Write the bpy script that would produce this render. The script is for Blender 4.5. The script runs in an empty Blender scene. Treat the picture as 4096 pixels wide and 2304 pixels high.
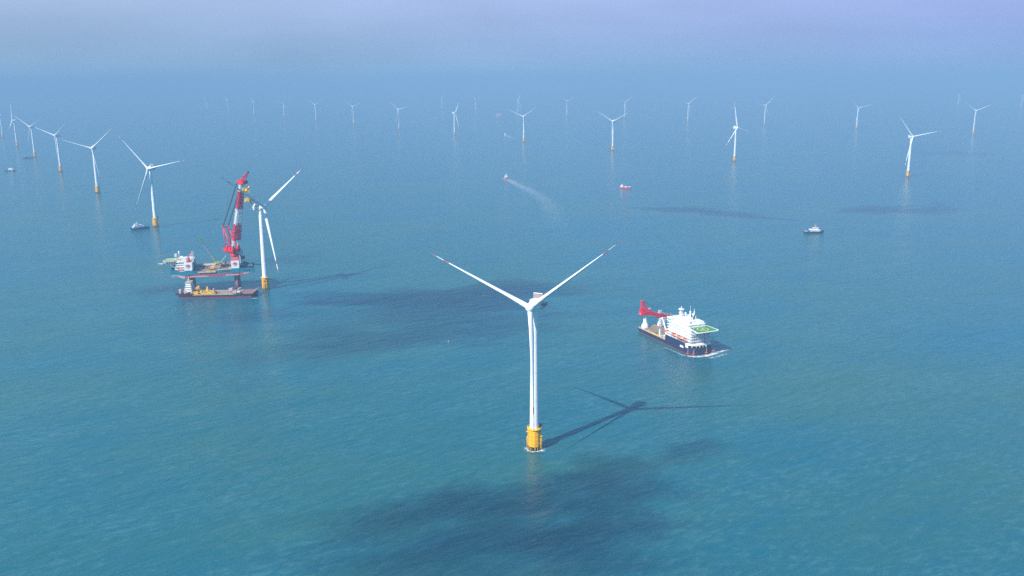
import bpy, math, random
from mathutils import Vector, Matrix
random.seed(7)
SC = bpy.context.scene
COL = SC.collection
R = math.radians

# ------------------------------------------------------------------ camera, sky, sun, exposure
CAMH, PITCH, ROLL = 267.65, R(13.2155), R(-0.3431)
fw = Vector((0, math.cos(PITCH), -math.sin(PITCH)))
r0 = Vector((1, 0, 0)); u0 = r0.cross(fw)
rt = (math.cos(ROLL) * r0 + math.sin(ROLL) * u0); up = (-math.sin(ROLL) * r0 + math.cos(ROLL) * u0)
cd = bpy.data.cameras.new('camera'); cam = bpy.data.objects.new('camera', cd); COL.objects.link(cam)
cam.matrix_world = Matrix(((rt.x, up.x, -fw.x, 0), (rt.y, up.y, -fw.y, 0), (rt.z, up.z, -fw.z, CAMH), (0, 0, 0, 1)))
cd.sensor_width = 36; cd.lens = 36 * 3546.25 / 4096; cd.clip_start = 1; cd.clip_end = 90000
SC.camera = cam

SUN_TO = Vector((-0.527, -0.52, 0.672)).normalized()      # towards the sun
SUN_EL = math.asin(SUN_TO.z)
wd = bpy.data.worlds.new('World'); SC.world = wd; wd.use_nodes = True
SKY_LIFT = .16; SKY_LOW = (.37, .50, .50, 1); SKY_MID = (.52, .585, .58, 1); SKY_TOP = (.86, .83, .79, 1); SKY_HIGH = (.46, 1.12, 1.08, 1)
VEIL_W = (1.22, 1.04, 1.04, 1); VEIL_E = (.82, .66, .86, 1)
nt = wd.node_tree; bgn = nt.nodes['Background']
sky = nt.nodes.new('ShaderNodeTexSky'); sky.sky_type = 'NISHITA'; sky.sun_disc = False
sky.sun_elevation = SUN_EL; sky.sun_rotation = math.atan2(SUN_TO.x, SUN_TO.y)
sky.altitude = 270; sky.air_density = 1.0; sky.dust_density = 0.0; sky.ozone_density = 1.0
def wnode(kind, **kw):
    n_ = nt.nodes.new(kind)
    for k_, v_ in kw.items(): setattr(n_, k_, v_)
    return n_
wtc = wnode('ShaderNodeTexCoord'); wsep = wnode('ShaderNodeSeparateXYZ'); wcom = wnode('ShaderNodeCombineXYZ')
nt.links.new(wtc.outputs['Generated'], wsep.inputs[0])
lift = wnode('ShaderNodeMath', operation='MULTIPLY_ADD'); lift.inputs[1].default_value = .85; lift.inputs[2].default_value = SKY_LIFT
zabs = wnode('ShaderNodeMath', operation='MAXIMUM'); zabs.inputs[1].default_value = 0.0
nt.links.new(wsep.outputs[2], zabs.inputs[0]); nt.links.new(zabs.outputs[0], lift.inputs[0])
nt.links.new(wsep.outputs[0], wcom.inputs[0]); nt.links.new(wsep.outputs[1], wcom.inputs[1]); nt.links.new(lift.outputs[0], wcom.inputs[2])
wn = wnode('ShaderNodeVectorMath', operation='NORMALIZE'); nt.links.new(wcom.outputs[0], wn.inputs[0]); nt.links.new(wn.outputs[0], sky.inputs[0])
# a thin high veil: paler to the west, more lavender to the east
ramp = wnode('ShaderNodeMapRange'); ramp.inputs[1].default_value = -.6; ramp.inputs[2].default_value = .5; nt.links.new(wsep.outputs[0], ramp.inputs[0])
vt = wnode('ShaderNodeMix', data_type='RGBA'); vt.inputs[6].default_value = VEIL_W; vt.inputs[7].default_value = VEIL_E
nt.links.new(ramp.outputs[0], vt.inputs[0])
tint = wnode('ShaderNodeMix', data_type='RGBA', blend_type='MULTIPLY'); tint.inputs[0].default_value = 1
nt.links.new(sky.outputs[0], tint.inputs[6]); nt.links.new(vt.outputs[2], tint.inputs[7])
er = wnode('ShaderNodeValToRGB'); ee = er.color_ramp.elements       # low haze band, pale band above it, clearer blue overhead
ee[0].position = 0.0; ee[0].color = SKY_LOW; ee[1].position = .35; ee[1].color = SKY_HIGH
q_ = ee.new(.042); q_.color = SKY_MID; q_ = ee.new(.10); q_.color = SKY_TOP; q_ = ee.new(.17); q_.color = SKY_HIGH
nt.links.new(zabs.outputs[0], er.inputs[0])
t2 = wnode('ShaderNodeMix', data_type='RGBA', blend_type='MULTIPLY'); t2.inputs[0].default_value = 1
nt.links.new(tint.outputs[2], t2.inputs[6]); nt.links.new(er.outputs[0], t2.inputs[7])
vn = wnode('ShaderNodeTexNoise'); vn.inputs['Scale'].default_value = 5; vn.inputs['Detail'].default_value = 5; vm = wnode('ShaderNodeMapping'); vm.inputs['Scale'].default_value = (1, 1, 4)
nt.links.new(wtc.outputs['Generated'], vm.inputs[0]); nt.links.new(vm.outputs[0], vn.inputs['Vector'])
vr = wnode('ShaderNodeMapRange'); vr.inputs[1].default_value = .3; vr.inputs[2].default_value = .7; vr.inputs[3].default_value = .93; vr.inputs[4].default_value = 1.07
nt.links.new(vn.outputs['Fac'], vr.inputs[0])
t3 = wnode('ShaderNodeVectorMath', operation='SCALE'); nt.links.new(t2.outputs[2], t3.inputs[0]); nt.links.new(vr.outputs[0], t3.inputs['Scale'])
nt.links.new(t3.outputs[0], bgn.inputs[0]); bgn.inputs[1].default_value = 0.145
sl = bpy.data.lights.new('sun', 'SUN'); sl.energy = 5.0; sl.angle = R(0.53); sl.color = (1.0, 0.95, 0.88)
so = bpy.data.objects.new('sun', sl); COL.objects.link(so)
so.rotation_euler = (-SUN_TO).to_track_quat('-Z', 'Y').to_euler(); so.location = (0, 0, 900)
SC.view_settings.view_transform = 'Standard'; SC.view_settings.look = 'None'
SC.view_settings.exposure = 0.63; SC.view_settings.gamma = 1
SC.cycles.use_denoising = False
SC.cycles.max_bounces = 6; SC.cycles.diffuse_bounces = 3; SC.cycles.glossy_bounces = 3
SC.cycles.volume_bounces = 2; SC.cycles.transparent_max_bounces = 24
SC.cycles.caustics_reflective = False; SC.cycles.caustics_refractive = False

# ------------------------------------------------------------------ materials
MATS = {}
def paint(name, rgb, rough=0.5, var=0.12, scale=0.35, metal=0.0, streak=False, dirt=None, dirt_amt=0.0):
    if name in MATS: return MATS[name]
    m = bpy.data.materials.new(name); m.use_nodes = True; t = m.node_tree
    b = t.nodes['Principled BSDF']; b.inputs['Roughness'].default_value = rough; b.inputs['Metallic'].default_value = metal
    tc = t.nodes.new('ShaderNodeTexCoord'); mp = t.nodes.new('ShaderNodeMapping')
    if streak: mp.inputs['Scale'].default_value = (1, 1, 0.12)
    n = t.nodes.new('ShaderNodeTexNoise'); n.inputs['Scale'].default_value = scale; n.inputs['Detail'].default_value = 5
    t.links.new(tc.outputs['Object'], mp.inputs[0]); t.links.new(mp.outputs[0], n.inputs['Vector'])
    cr = t.nodes.new('ShaderNodeValToRGB')
    lo = tuple(max(0, c * (1 - var)) for c in rgb) + (1,); hi = tuple(min(1, c * (1 + var)) for c in rgb) + (1,)
    cr.color_ramp.elements[0].position = .3; cr.color_ramp.elements[1].position = .7
    cr.color_ramp.elements[0].color = lo; cr.color_ramp.elements[1].color = hi
    t.links.new(n.outputs['Fac'], cr.inputs[0])
    out = cr.outputs[0]
    if dirt:
        n2 = t.nodes.new('ShaderNodeTexNoise'); n2.inputs['Scale'].default_value = scale * 2.3; n2.inputs['Detail'].default_value = 6
        n2.inputs['Roughness'].default_value = .65
        t.links.new(mp.outputs[0], n2.inputs['Vector'])
        c2 = t.nodes.new('ShaderNodeValToRGB'); c2.color_ramp.elements[0].position = .52; c2.color_ramp.elements[1].position = .72
        c2.color_ramp.elements[0].color = (0, 0, 0, 1); c2.color_ramp.elements[1].color = (dirt_amt,) * 3 + (1,)
        t.links.new(n2.outputs['Fac'], c2.inputs[0])
        mx = t.nodes.new('ShaderNodeMix'); mx.data_type = 'RGBA'
        t.links.new(c2.outputs[0], mx.inputs[0]); t.links.new(out, mx.inputs[6]); mx.inputs[7].default_value = tuple(dirt) + (1,)
        out = mx.outputs[2]
    t.links.new(out, b.inputs['Base Color'])
    MATS[name] = m
    return m
RUST = (.16, .06, .03)
white = paint('turbine_white', (.84, .84, .83), .4, .04, .08)
shipw = paint('ship_white', (.84, .83, .82), .45, .05, .3, streak=True, dirt=(.55, .45, .38), dirt_amt=.25)
grey = paint('light_grey_paint', (.50, .52, .53), .5, .12, .3, dirt=(.3, .25, .2), dirt_amt=.4)
dgrey = paint('dark_grey_steel', (.07, .075, .085), .6, .3, .4)
black = paint('black_steel', (.018, .018, .022), .5, .3, .4)
redb = paint('blade_band_red', (.55, .08, .05), .45, .08, .2)
red = paint('crane_red', (.72, .010, .035), .45, .12, .25, dirt=(.25, .02, .03), dirt_amt=.5)
pink = paint('faded_red', (.60, .12, .11), .5, .1, .3)
yellow = paint('foundation_yellow', (.90, .47, .003), .5, .08, .3, streak=True, dirt=(.55, .20, .02), dirt_amt=.5)
yel2 = paint('machine_yellow', (.75, .45, .01), .5, .1, .3)
rust = paint('marine_growth', (.09, .045, .025), .8, .5, .5)
navy = paint('hull_navy', (.020, .022, .065), .45, .25, .2, streak=True, dirt=(.09, .08, .12), dirt_amt=.35)
dkblue = paint('hull_dark_blue', (.010, .035, .10), .45, .3, .25)
boot = paint('antifouling_red', (.22, .025, .035), .6, .25, .3, dirt=(.1, .03, .05), dirt_amt=.5)
teal = paint('hull_teal', (.005, .21, .29), .5, .12, .25, dirt=(.02, .12, .15), dirt_amt=.5)
bred = paint('hull_bottom_red', (.42, .06, .09), .6, .15, .15, dirt=(.55, .33, .30), dirt_amt=.8)
bpale = paint('hull_bottom_pale', (.62, .42, .40), .6, .1, .2)
deckb = paint('deck_brown', (.26, .18, .14), .8, .25, .2, dirt=(.12, .08, .07), dirt_amt=.6)
deckg = paint('deck_greybrown', (.29, .24, .19), .8, .15, .15, dirt=(.18, .14, .12), dirt_amt=.5)
legm = paint('leg_rust_brown', (.38, .12, .09), .7, .25, .25, streak=True, dirt=(.10, .045, .06), dirt_amt=.6)
orange = paint('lifeboat_orange', (.72, .16, .05), .45, .08, .5)
green = paint('helideck_green', (.05, .24, .045), .7, .1, .3)
lime = paint('crane_lime', (.36, .52, .10), .5, .12, .4)
pgreen = paint('pad_pale_green', (.45, .52, .26), .7, .1, .3)
ylw = paint('marking_yellow', (.80, .58, .05), .6, .05, .5)
wmark = paint('marking_white', (.82, .82, .82), .6, .04, .5)
glass = paint('window_dark', (.02, .025, .03), .15, .2, .5)
cool = paint('cooler_brown', (.22, .10, .07), .6, .35, .8)
tan = paint('mast_tan', (.55, .30, .12), .5, .1, .5)
brown = paint('hold_brown', (.30, .13, .11), .75, .2, .3)
buffd = paint('deck_buff', (.55, .40, .26), .7, .15, .3)
emr = paint('emblem_red', (.62, .03, .05), .5, .05, .5)
emb = paint('emblem_blue', (.03, .07, .35), .5, .05, .5)
cable = paint('steel_cable', (.05, .09, .11), .6, .2, .4)
pinkc = paint('pale_pink_paint', (.60, .42, .42), .6, .15, .5)
pltf = paint('platform_pinkish', (.66, .50, .46), .6, .1, .2)
bred2 = paint('boat_red', (.60, .05, .05), .45, .1, .4)

# ------------------------------------------------------------------ mesh builder
class MB:
    def __init__(s, *mats): s.v = []; s.f = []; s.mi = []; s.sm = []; s.mats = list(mats)
    def m(s, mat):
        if mat not in s.mats: s.mats.append(mat)
        return s.mats.index(mat)
    def add(s, vs, fs, mat, smooth=False):
        o = len(s.v); k = s.m(mat); s.v += [tuple(p) for p in vs]
        for f in fs: s.f.append(tuple(i + o for i in f)); s.mi.append(k); s.sm.append(smooth)
    def box(s, c, d, mat, rz=0):
        x, y, z = (k / 2 for k in d); ca, sa = math.cos(rz), math.sin(rz)
        vs = [(c[0] + a * x * ca - b * y * sa, c[1] + a * x * sa + b * y * ca, c[2] + e * z) for e in (-1, 1) for a, b in ((-1, -1), (1, -1), (1, 1), (-1, 1))]
        s.add(vs, [(3, 2, 1, 0), (4, 5, 6, 7), (0, 1, 5, 4), (1, 2, 6, 5), (2, 3, 7, 6), (3, 0, 4, 7)], mat)
    def bx(s, x0, x1, y0, y1, z0, z1, mat): s.box(((x0 + x1) / 2, (y0 + y1) / 2, (z0 + z1) / 2), (x1 - x0, y1 - y0, z1 - z0), mat)
    def cyl(s, p0, p1, r0, r1=None, mat=None, n=12, smooth=None):
        r1 = r0 if r1 is None else r1; p0 = Vector(p0); p1 = Vector(p1); d = (p1 - p0)
        if d.length < 1e-6: return
        d.normalize(); a = Vector((0, 0, 1)) if abs(d.z) < .95 else Vector((1, 0, 0))
        x = d.cross(a).normalized(); y = d.cross(x)
        vs = []
        for p, r in ((p0, r0), (p1, r1)):
            for i in range(n):
                t = 2 * math.pi * (i + .5) / n; vs.append(p + x * (r * math.cos(t)) + y * (r * math.sin(t)))
        sm = n >= 8 if smooth is None else smooth
        s.add(vs, [(i, i + n, (i + 1) % n + n, (i + 1) % n) for i in range(n)], mat, sm)
        o = len(s.v) - 2 * n; k = s.m(mat)
        s.f.append(tuple(o + i for i in range(n))); s.mi.append(k); s.sm.append(False)
        s.f.append(tuple(o + n + i for i in reversed(range(n)))); s.mi.append(k); s.sm.append(False)
    def lathe(s, prof, mat, n=24, c=(0, 0, 0)):
        vs = []
        for r, z in prof:
            for i in range(n):
                t = 2 * math.pi * i / n; vs.append((c[0] + r * math.cos(t), c[1] + r * math.sin(t), c[2] + z))
        fs = [(j * n + i, j * n + (i + 1) % n, (j + 1) * n + (i + 1) % n, (j + 1) * n + i) for j in range(len(prof) - 1) for i in range(n)]
        s.add(vs, fs, mat, True)
    def prism(s, pts, z0, z1, mat):
        n = len(pts); vs = [(p[0], p[1], z0) for p in pts] + [(p[0], p[1], z1) for p in pts]
        s.add(vs, [tuple(reversed(range(n))), tuple(range(n, 2 * n))] + [(i, (i + 1) % n, (i + 1) % n + n, i + n) for i in range(n)], mat)
    def profy(s, pts, y0, y1, mat):   # polygon in XZ pushed along Y
        n = len(pts); vs = [(p[0], y0, p[1]) for p in pts] + [(p[0], y1, p[1]) for p in pts]
        s.add(vs, [tuple(range(n)), tuple(reversed(range(n, 2 * n)))] + [(i, i + n, (i + 1) % n + n, (i + 1) % n) for i in range(n)], mat)
    def bar(s, p0, p1, r, mat, n=4): s.cyl(p0, p1, r, r, mat, n, False)
    def loft(s, rings, mat, smooth=False, closed=True, caps=True):
        n = len(rings[0]); vs = [p for r in rings for p in r]; m = n if closed else n - 1
        s.add(vs, [(j * n + i, j * n + (i + 1) % n, (j + 1) * n + (i + 1) % n, (j + 1) * n + i) for j in range(len(rings) - 1) for i in range(m)], mat, smooth)
        if caps and closed:
            o = len(s.v) - len(vs); k = s.m(mat)
            s.f.append(tuple(o + i for i in reversed(range(n)))); s.mi.append(k); s.sm.append(False)
            q = o + (len(rings) - 1) * n
            s.f.append(tuple(q + i for i in range(n))); s.mi.append(k); s.sm.append(False)
    def truss(s, p0, p1, w0, h0, w1, h1, bays, r, mat, side=None, matf=None):
        p0 = Vector(p0); p1 = Vector(p1); d = (p1 - p0).normalized()
        sd = Vector(side).normalized() if side else (d.cross(Vector((0, 0, 1))).normalized())
        nn = sd.cross(d).normalized(); prev = None
        for k in range(bays + 1):
            t = k / bays; c = p0.lerp(p1, t); w = w0 + (w1 - w0) * t; h = h0 + (h1 - h0) * t
            q = [c + sd * (a * w / 2) + nn * (b * h / 2) for a, b in ((-1, -1), (1, -1), (1, 1), (-1, 1))]
            mm = matf(t) if matf else mat
            if prev:
                mm = matf(t - .5 / bays) if matf else mat
                for i in range(4):
                    s.bar(prev[i], q[i], r, mm)
                    j = (i + 1) % 4
                    if k % 2: s.bar(prev[i], q[j], r * .6, mm)
                    else: s.bar(prev[j], q[i], r * .6, mm)
                    s.bar(q[i], q[j], r * .6, mm)
            prev = q
    def ball(s, c, r, mat, n=10, sz=1.0):
        prof = [(max(.001, r * math.sin(math.pi * i / n)), -r * sz * math.cos(math.pi * i / n)) for i in range(n + 1)]
        s.lathe(prof, mat, n + 4, c)
    def rail(s, pts, h, mat, r=.06, step=4.0):
        for a, b in zip(pts[:-1], pts[1:]):
            a = Vector(a); b = Vector(b); L = (b - a).length; k = max(1, int(L / step))
            for hh in (h, h * .5): s.bar(a + Vector((0, 0, hh)), b + Vector((0, 0, hh)), r, mat)
            for i in range(k + 1):
                p = a.lerp(b, i / k); s.bar(p, p + Vector((0, 0, h)), r, mat)
    def mesh(s, name):
        me = bpy.data.meshes.new(name); me.from_pydata(s.v, [], s.f)
        for mt in s.mats: me.materials.append(mt)
        me.polygons.foreach_set('material_index', s.mi); me.polygons.foreach_set('use_smooth', s.sm); me.update()
        return me
    def build(s, name, parent=None, label=None):
        o = bpy.data.objects.new(name, s.mesh(name)); COL.objects.link(o)
        if parent: o.parent = parent
        if label: o['label'] = label
        return o
class WB:              # collects panes and builds each as a window of its own under its part
    def __init__(s): s.b = []
    def bx(s, x0, x1, y0, y1, z0, z1, mat): s.b.append((x0, x1, y0, y1, z0, z1, mat))
    def build(s, name, parent):
        for x0, x1, y0, y1, z0, z1, mat in s.b:
            q = MB(mat); q.box((0, 0, 0), (x1 - x0, y1 - y0, z1 - z0), mat)
            o = q.build(name, parent); o.location = ((x0 + x1) / 2, (y0 + y1) / 2, (z0 + z1) / 2)
def tag(o, label, cat, group=None, kind=None):
    o['label'] = label; o['category'] = cat
    if group: o['group'] = group
    if kind: o['kind'] = kind
    return o
def empty(name, loc, rz=0):
    o = bpy.data.objects.new(name, None); COL.objects.link(o); o.location = loc; o.rotation_euler = (0, 0, rz); o.empty_display_size = 2
    return o
def local(o):    # function from an Empty's local frame to the world
    m = Matrix.Translation(o.location) @ o.rotation_euler.to_matrix().to_4x4()
    return lambda u, v, z: m @ Vector((u, v, z))

# ------------------------------------------------------------------ sea
def water_material():
    m = bpy.data.materials.new('sea_water'); m.use_nodes = True; t = m.node_tree; N = t.nodes; L = t.links
    b = N['Principled BSDF']; b.inputs['IOR'].default_value = 1.333; b.inputs['Specular IOR Level'].default_value = .5; b.inputs['Roughness'].default_value = .15
    geo = N.new('ShaderNodeNewGeometry')
    def noise(scale, det=4, rough=.55, sx=1, sy=1, rot=0, dist=0.0):     # stretched sx along the direction rot
        mp = N.new('ShaderNodeMapping'); mp.vector_type = 'TEXTURE'; mp.inputs['Rotation'].default_value = (0, 0, rot); mp.inputs['Scale'].default_value = (sx, sy, 1)
        L.new(geo.outputs['Position'], mp.inputs[0])
        n = N.new('ShaderNodeTexNoise'); n.inputs['Scale'].default_value = scale; n.inputs['Detail'].default_value = det
        n.inputs['Roughness'].default_value = rough; n.inputs['Distortion'].default_value = dist
        L.new(mp.outputs[0], n.inputs['Vector']); return n.outputs['Fac']
    def mth(op, a, v):
        k = N.new('ShaderNodeMath'); k.operation = op
        if hasattr(a, 'links'): L.new(a, k.inputs[0])
        else: k.inputs[0].default_value = a
        if hasattr(v, 'links'): L.new(v, k.inputs[1])
        else: k.inputs[1].default_value = v
        return k.outputs[0]
    # suspended silt drifting in patches: greener where dense, bluer where thin
    big = noise(1 / 200, 6, .58, 1.8, 1, R(15), .6)
    fine = noise(1 / 14, 6, .66, 2.6, 1, R(28), .4)  # light and dark of the ripples, put into the water colour
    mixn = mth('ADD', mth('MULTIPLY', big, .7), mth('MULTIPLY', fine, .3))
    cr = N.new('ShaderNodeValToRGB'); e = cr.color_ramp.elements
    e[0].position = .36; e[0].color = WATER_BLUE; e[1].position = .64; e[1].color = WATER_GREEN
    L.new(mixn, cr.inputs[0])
    # sky reflection on the wave crests, painted into the colour as pale streaks
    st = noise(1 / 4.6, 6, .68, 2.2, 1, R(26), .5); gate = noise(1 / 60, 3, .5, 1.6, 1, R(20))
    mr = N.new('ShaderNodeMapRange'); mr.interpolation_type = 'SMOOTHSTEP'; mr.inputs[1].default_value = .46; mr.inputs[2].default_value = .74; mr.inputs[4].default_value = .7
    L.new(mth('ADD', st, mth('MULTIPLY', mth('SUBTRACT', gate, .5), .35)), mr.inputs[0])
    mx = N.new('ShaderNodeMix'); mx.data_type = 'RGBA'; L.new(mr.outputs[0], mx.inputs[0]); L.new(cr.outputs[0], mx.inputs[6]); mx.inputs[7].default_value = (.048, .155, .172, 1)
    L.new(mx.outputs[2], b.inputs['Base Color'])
    h = mth('MULTIPLY', noise(1 / 2.4, 5, .62, 1.7, 1, R(22)), .32)
    h = mth('ADD', h, mth('MULTIPLY', noise(1 / 8, 3, .5, 2.4, 1, R(34)), 1.0))
    h = mth('ADD', h, mth('MULTIPLY', noise(1 / 30, 3, .5, 2.6, 1, R(40)), 1.5))
    bp = N.new('ShaderNodeBump'); bp.inputs['Strength'].default_value = 1.0; bp.inputs['Distance'].default_value = 1.3
    L.new(h, bp.inputs['Height']); L.new(bp.outputs[0], b.inputs['Normal'])
    return m
WATER_BLUE = (.001, .096, .146, 1); WATER_GREEN = (.024, .108, .094, 1)
S0 = 22000.0
mb = MB()
xs = [-S0, -8000, -3000, -1200, -400, 400, 1200, 3000, 8000, S0]
vs = [(x, y + 0, 0) for y in xs for x in xs]; n = len(xs)
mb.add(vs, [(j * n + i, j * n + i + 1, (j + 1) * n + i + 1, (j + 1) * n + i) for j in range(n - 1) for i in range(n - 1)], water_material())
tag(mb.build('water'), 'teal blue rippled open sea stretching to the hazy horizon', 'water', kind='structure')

# ------------------------------------------------------------------ wind turbines
HUBZ, OV, TILT, CONE, BL = 110.0, 7.0, R(7), R(5), 88.0
def ring(cx, cy, z, rx, ry, n, rot=0):
    return [(cx + rx * math.cos(a) * math.cos(rot) - ry * math.sin(a) * math.sin(rot), cy + rx * math.cos(a) * math.sin(rot) + ry * math.sin(a) * math.cos(rot), z) for a in (2 * math.pi * i / n for i in range(n))]
def blade_mesh():
    mb = MB(white, redb)
    st = [(1.6, 1.9, 1.9), (3.5, 1.9, 1.9), (8, 2.0, 1.75), (14, 2.25, 1.5), (20, 2.3, 1.3), (30, 2.0, 1.08), (42, 1.6, .86), (54, 1.25, .64), (64, .98, .44), (70.5, .82, .32), (75.5, .7, .21), (82, .52, .15), (86, .36, .10), (88, .1, .04)]
    bands = {(70.5, 75.5), (82, 86), (86, 88)}
    rings = []
    for r, c, t in st:
        k = min(1, max(0, (r - 3.5) / 14)); rot = R(90 - 10 * k) + R(7) * min(1, r / 88)      # nearly feathered, chord along the wind
        cx, cy = 0.0, -r * math.sin(CONE)
        off = c * .35 * k                                                # sweep the chord back of the blade axis
        q = []
        for i in range(14):
            a = 2 * math.pi * i / 14; x = c * math.cos(a); y = t * math.sin(a) * (1 - .25 * k * math.cos(a))
            x -= off
            q.append((cx + x * math.cos(rot) - y * math.sin(rot), cy - (x * math.sin(rot) + y * math.cos(rot)), r * math.cos(CONE)))
        rings.append(q)
    for j in range(len(st) - 1):
        mat = redb if (st[j][0], st[j + 1][0]) in bands else white
        mb.loft(rings[j:j + 2], mat, True, True, j == len(st) - 2)
    mb.cyl((0, -2.6 * math.sin(CONE), 2.3), (0, -3.2 * math.sin(CONE), 2.8), 2.06, 2.06, white, 18)
    return mb.mesh('blade')
BLADE = blade_mesh()
def tp_mesh():
    mb = MB(yellow)
    mb.lathe([(4.45, 2.7), (4.45, 16.2)], yellow, 36)
    mb.lathe([(4.40, -0.8), (4.40, 2.7), (4.45, 2.7)], rust, 36)
    for z in (5.2, 8.2, 11.6, 14.4): mb.lathe([(4.47, z - .12), (4.62, z - .12), (4.62, z + .12), (4.47, z + .12)], yellow, 36)
    for i in range(12):
        a = 2 * math.pi * i / 12; c, s_ = math.cos(a), math.sin(a)
        mb.bar((4.62 * c, 4.62 * s_, .8), (4.62 * c, 4.62 * s_, 15.6), .10, yellow)
    for i in range(16):       # anode cage standing in the splash zone
        a = 2 * math.pi * (i + .5) / 16; mb.bar((4.8 * math.cos(a), 4.8 * math.sin(a), -.6), (4.8 * math.cos(a), 4.8 * math.sin(a), 2.4), .16, yellow if i % 3 else rust)
    return mb.mesh('transition_piece')
def plat_mesh():
    mb = MB(yellow)
    mb.lathe([(3.3, 16.2), (4.5, 15.4), (5.45, 16.2), (5.45, 16.65), (3.3, 16.65)], yellow, 36)
    pts = [(5.35 * math.cos(2 * math.pi * i / 16), 5.35 * math.sin(2 * math.pi * i / 16), 16.65) for i in range(17)]
    mb.rail(pts, 1.15, yellow, .07, 3)
    return mb.mesh('work_platform')
def landing_mesh(ang, zp):
    mb = MB(yellow)
    if True:
        for da in (-.17, .17):
            c, s_ = math.cos(ang + da), math.sin(ang + da)
            mb.cyl((5.5 * c, 5.5 * s_, -.7), (5.5 * c, 5.5 * s_, 9.5), .22, .22, yellow, 8)
            for z in (2, 5, 8.5): mb.bar((4.4 * c, 4.4 * s_, z), (5.5 * c, 5.5 * s_, z), .14, yellow)
        for k in range(22):
            z = .5 + k * .72; a0, a1 = ang - .09, ang + .09
            mb.bar((5.1 * math.cos(a0), 5.1 * math.sin(a0), z), (5.1 * math.cos(a1), 5.1 * math.sin(a1), z), .06, yellow)
        for da in (-.09, .09): mb.bar((5.1 * math.cos(ang + da), 5.1 * math.sin(ang + da), 0), (5.1 * math.cos(ang + da), 5.1 * math.sin(ang + da), 17.4), .08, yellow)
    for z in (zp,):
        c, s_ = math.cos(ang), math.sin(ang); mb.box((5.2 * c, 5.2 * s_, z), (1.7, 2.4, .18), yellow, ang); mb.box((5.2 * c, 5.2 * s_, z - .7), (1.0, .25, 1.2), yellow, ang)
    return mb.mesh('boat_landing')
def cabinet_mesh():
    mb = MB(black); mb.box((3.9, 2.6, 18.0), (1.8, 1.6, 2.7), black, .6); mb.box((3.9, 2.6, 19.4), (2.0, 1.8, .16), dgrey, .6)
    return mb.mesh('equipment_cabinet')
def tower_mesh():
    mb = MB(white); n = 40; R0, R1 = 3.45, 2.3
    zs = [16.65, 38, 60, 83, 106.2]
    rad = lambda z: R0 + (R1 - R0) * ((z - 16.65) / 89.55) ** 1.15
    mb.lathe([(rad(16.65 + 89.55 * i / 24), 16.65 + 89.55 * i / 24) for i in range(25)], white, n)
    for z in zs[1:4]: mb.lathe([(rad(z) + .03, z - .12), (rad(z) + .03, z + .12)], grey, n)
    mb.lathe([(2.75, 106.2), (2.75, 107.2)], white, n)
    mb.box((0, -3.4, 18.1), (1.1, .16, 2.3), grey)
    return mb.mesh('tower')
def nacelle_mesh():
    mb = MB(white)
    sec = [(-4.3, 2.3, 2.3), (-3.6, 2.9, 2.9), (-1.0, 3.3, 3.4), (4, 3.45, 3.55), (9.2, 3.45, 3.6), (9.9, 3.2, 3.3)]
    rings = []
    for y, hx, hz in sec:
        q = []
        for i in range(24):
            a = 2 * math.pi * (i + .5) / 24; c, s_ = math.cos(a), math.sin(a); p = .38
            q.append((hx * math.copysign(abs(c) ** p, c), y, 110.3 + hz * math.copysign(abs(s_) ** p, s_)))
        rings.append(q)
    mb.loft(rings, white, False)
    mb.cyl((0, 0, 105.9), (0, 0, 107.4), 2.9, 3.1, white, 28)
    mb.bx(-2.9, 2.9, 5.2, 9.4, 105.6, 106.9, white)
    mb.bx(-2.6, 2.6, -2.2, 2.2, 113.2, 114.6, white)
    return mb.mesh('nacelle')
def cooler_mesh():
    mb = MB(cool)
    mb.bx(-3.4, 3.4, 6.0, 6.5, 114.1, 117.6, cool)
    for i in range(9): mb.bx(-3.5 + i * .86, -3.5 + i * .86 + .16, 5.6, 6.7, 113.9, 117.8, shipw if i not in (3, 5) else white)
    mb.bx(-3.6, 3.6, 5.5, 6.8, 117.6, 117.85, shipw)
    return mb.mesh('cooler')
def hoist_mesh():
    mb = MB(black)
    mb.bx(3.4, 6.4, 4.2, 8.6, 109.4, 109.65, black)
    mb.rail([(3.5, 8.5, 109.6), (6.3, 8.5, 109.6), (6.3, 4.3, 109.6), (3.5, 4.3, 109.6)], 1.6, black, .13, 1.4)
    for y in (4.6, 8.2): mb.bar((6.0, y, 109.4), (3.3, y, 106.6), .16, black)
    return mb.mesh('service_platform')
def hub_mesh():
    mb = MB(white)
    n = 28; prof = [(.05, -3.3), (1.3, -3.05), (2.3, -2.4), (2.95, -1.4), (3.15, -.2), (3.1, .9), (2.8, 1.9), (2.5, 2.6), (2.45, 3.1)]
    vs = []; fs = []
    for r, y in prof:
        for i in range(n): a = 2 * math.pi * i / n; vs.append((r * math.cos(a), y, r * math.sin(a)))
    for j in range(len(prof) - 1):
        for i in range(n): fs.append((j * n + i, (j + 1) * n + i, (j + 1) * n + (i + 1) % n, j * n + (i + 1) % n))
    mb.add(vs, fs, white, True)
    return mb.mesh('hub')
HUBM = Matrix.Translation((0, -OV, HUBZ)) @ Matrix.Rotation(-TILT, 4, 'X')
def rotor_m(az): return HUBM @ Matrix.Rotation(az, 4, 'Y')
def child(name, me, parent, mat=None):
    o = bpy.data.objects.new(name, me); COL.objects.link(o); o.parent = parent
    if mat is not None: o.matrix_local = mat
    return o
TURB = 'wind turbines of the offshore wind farm'
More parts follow.
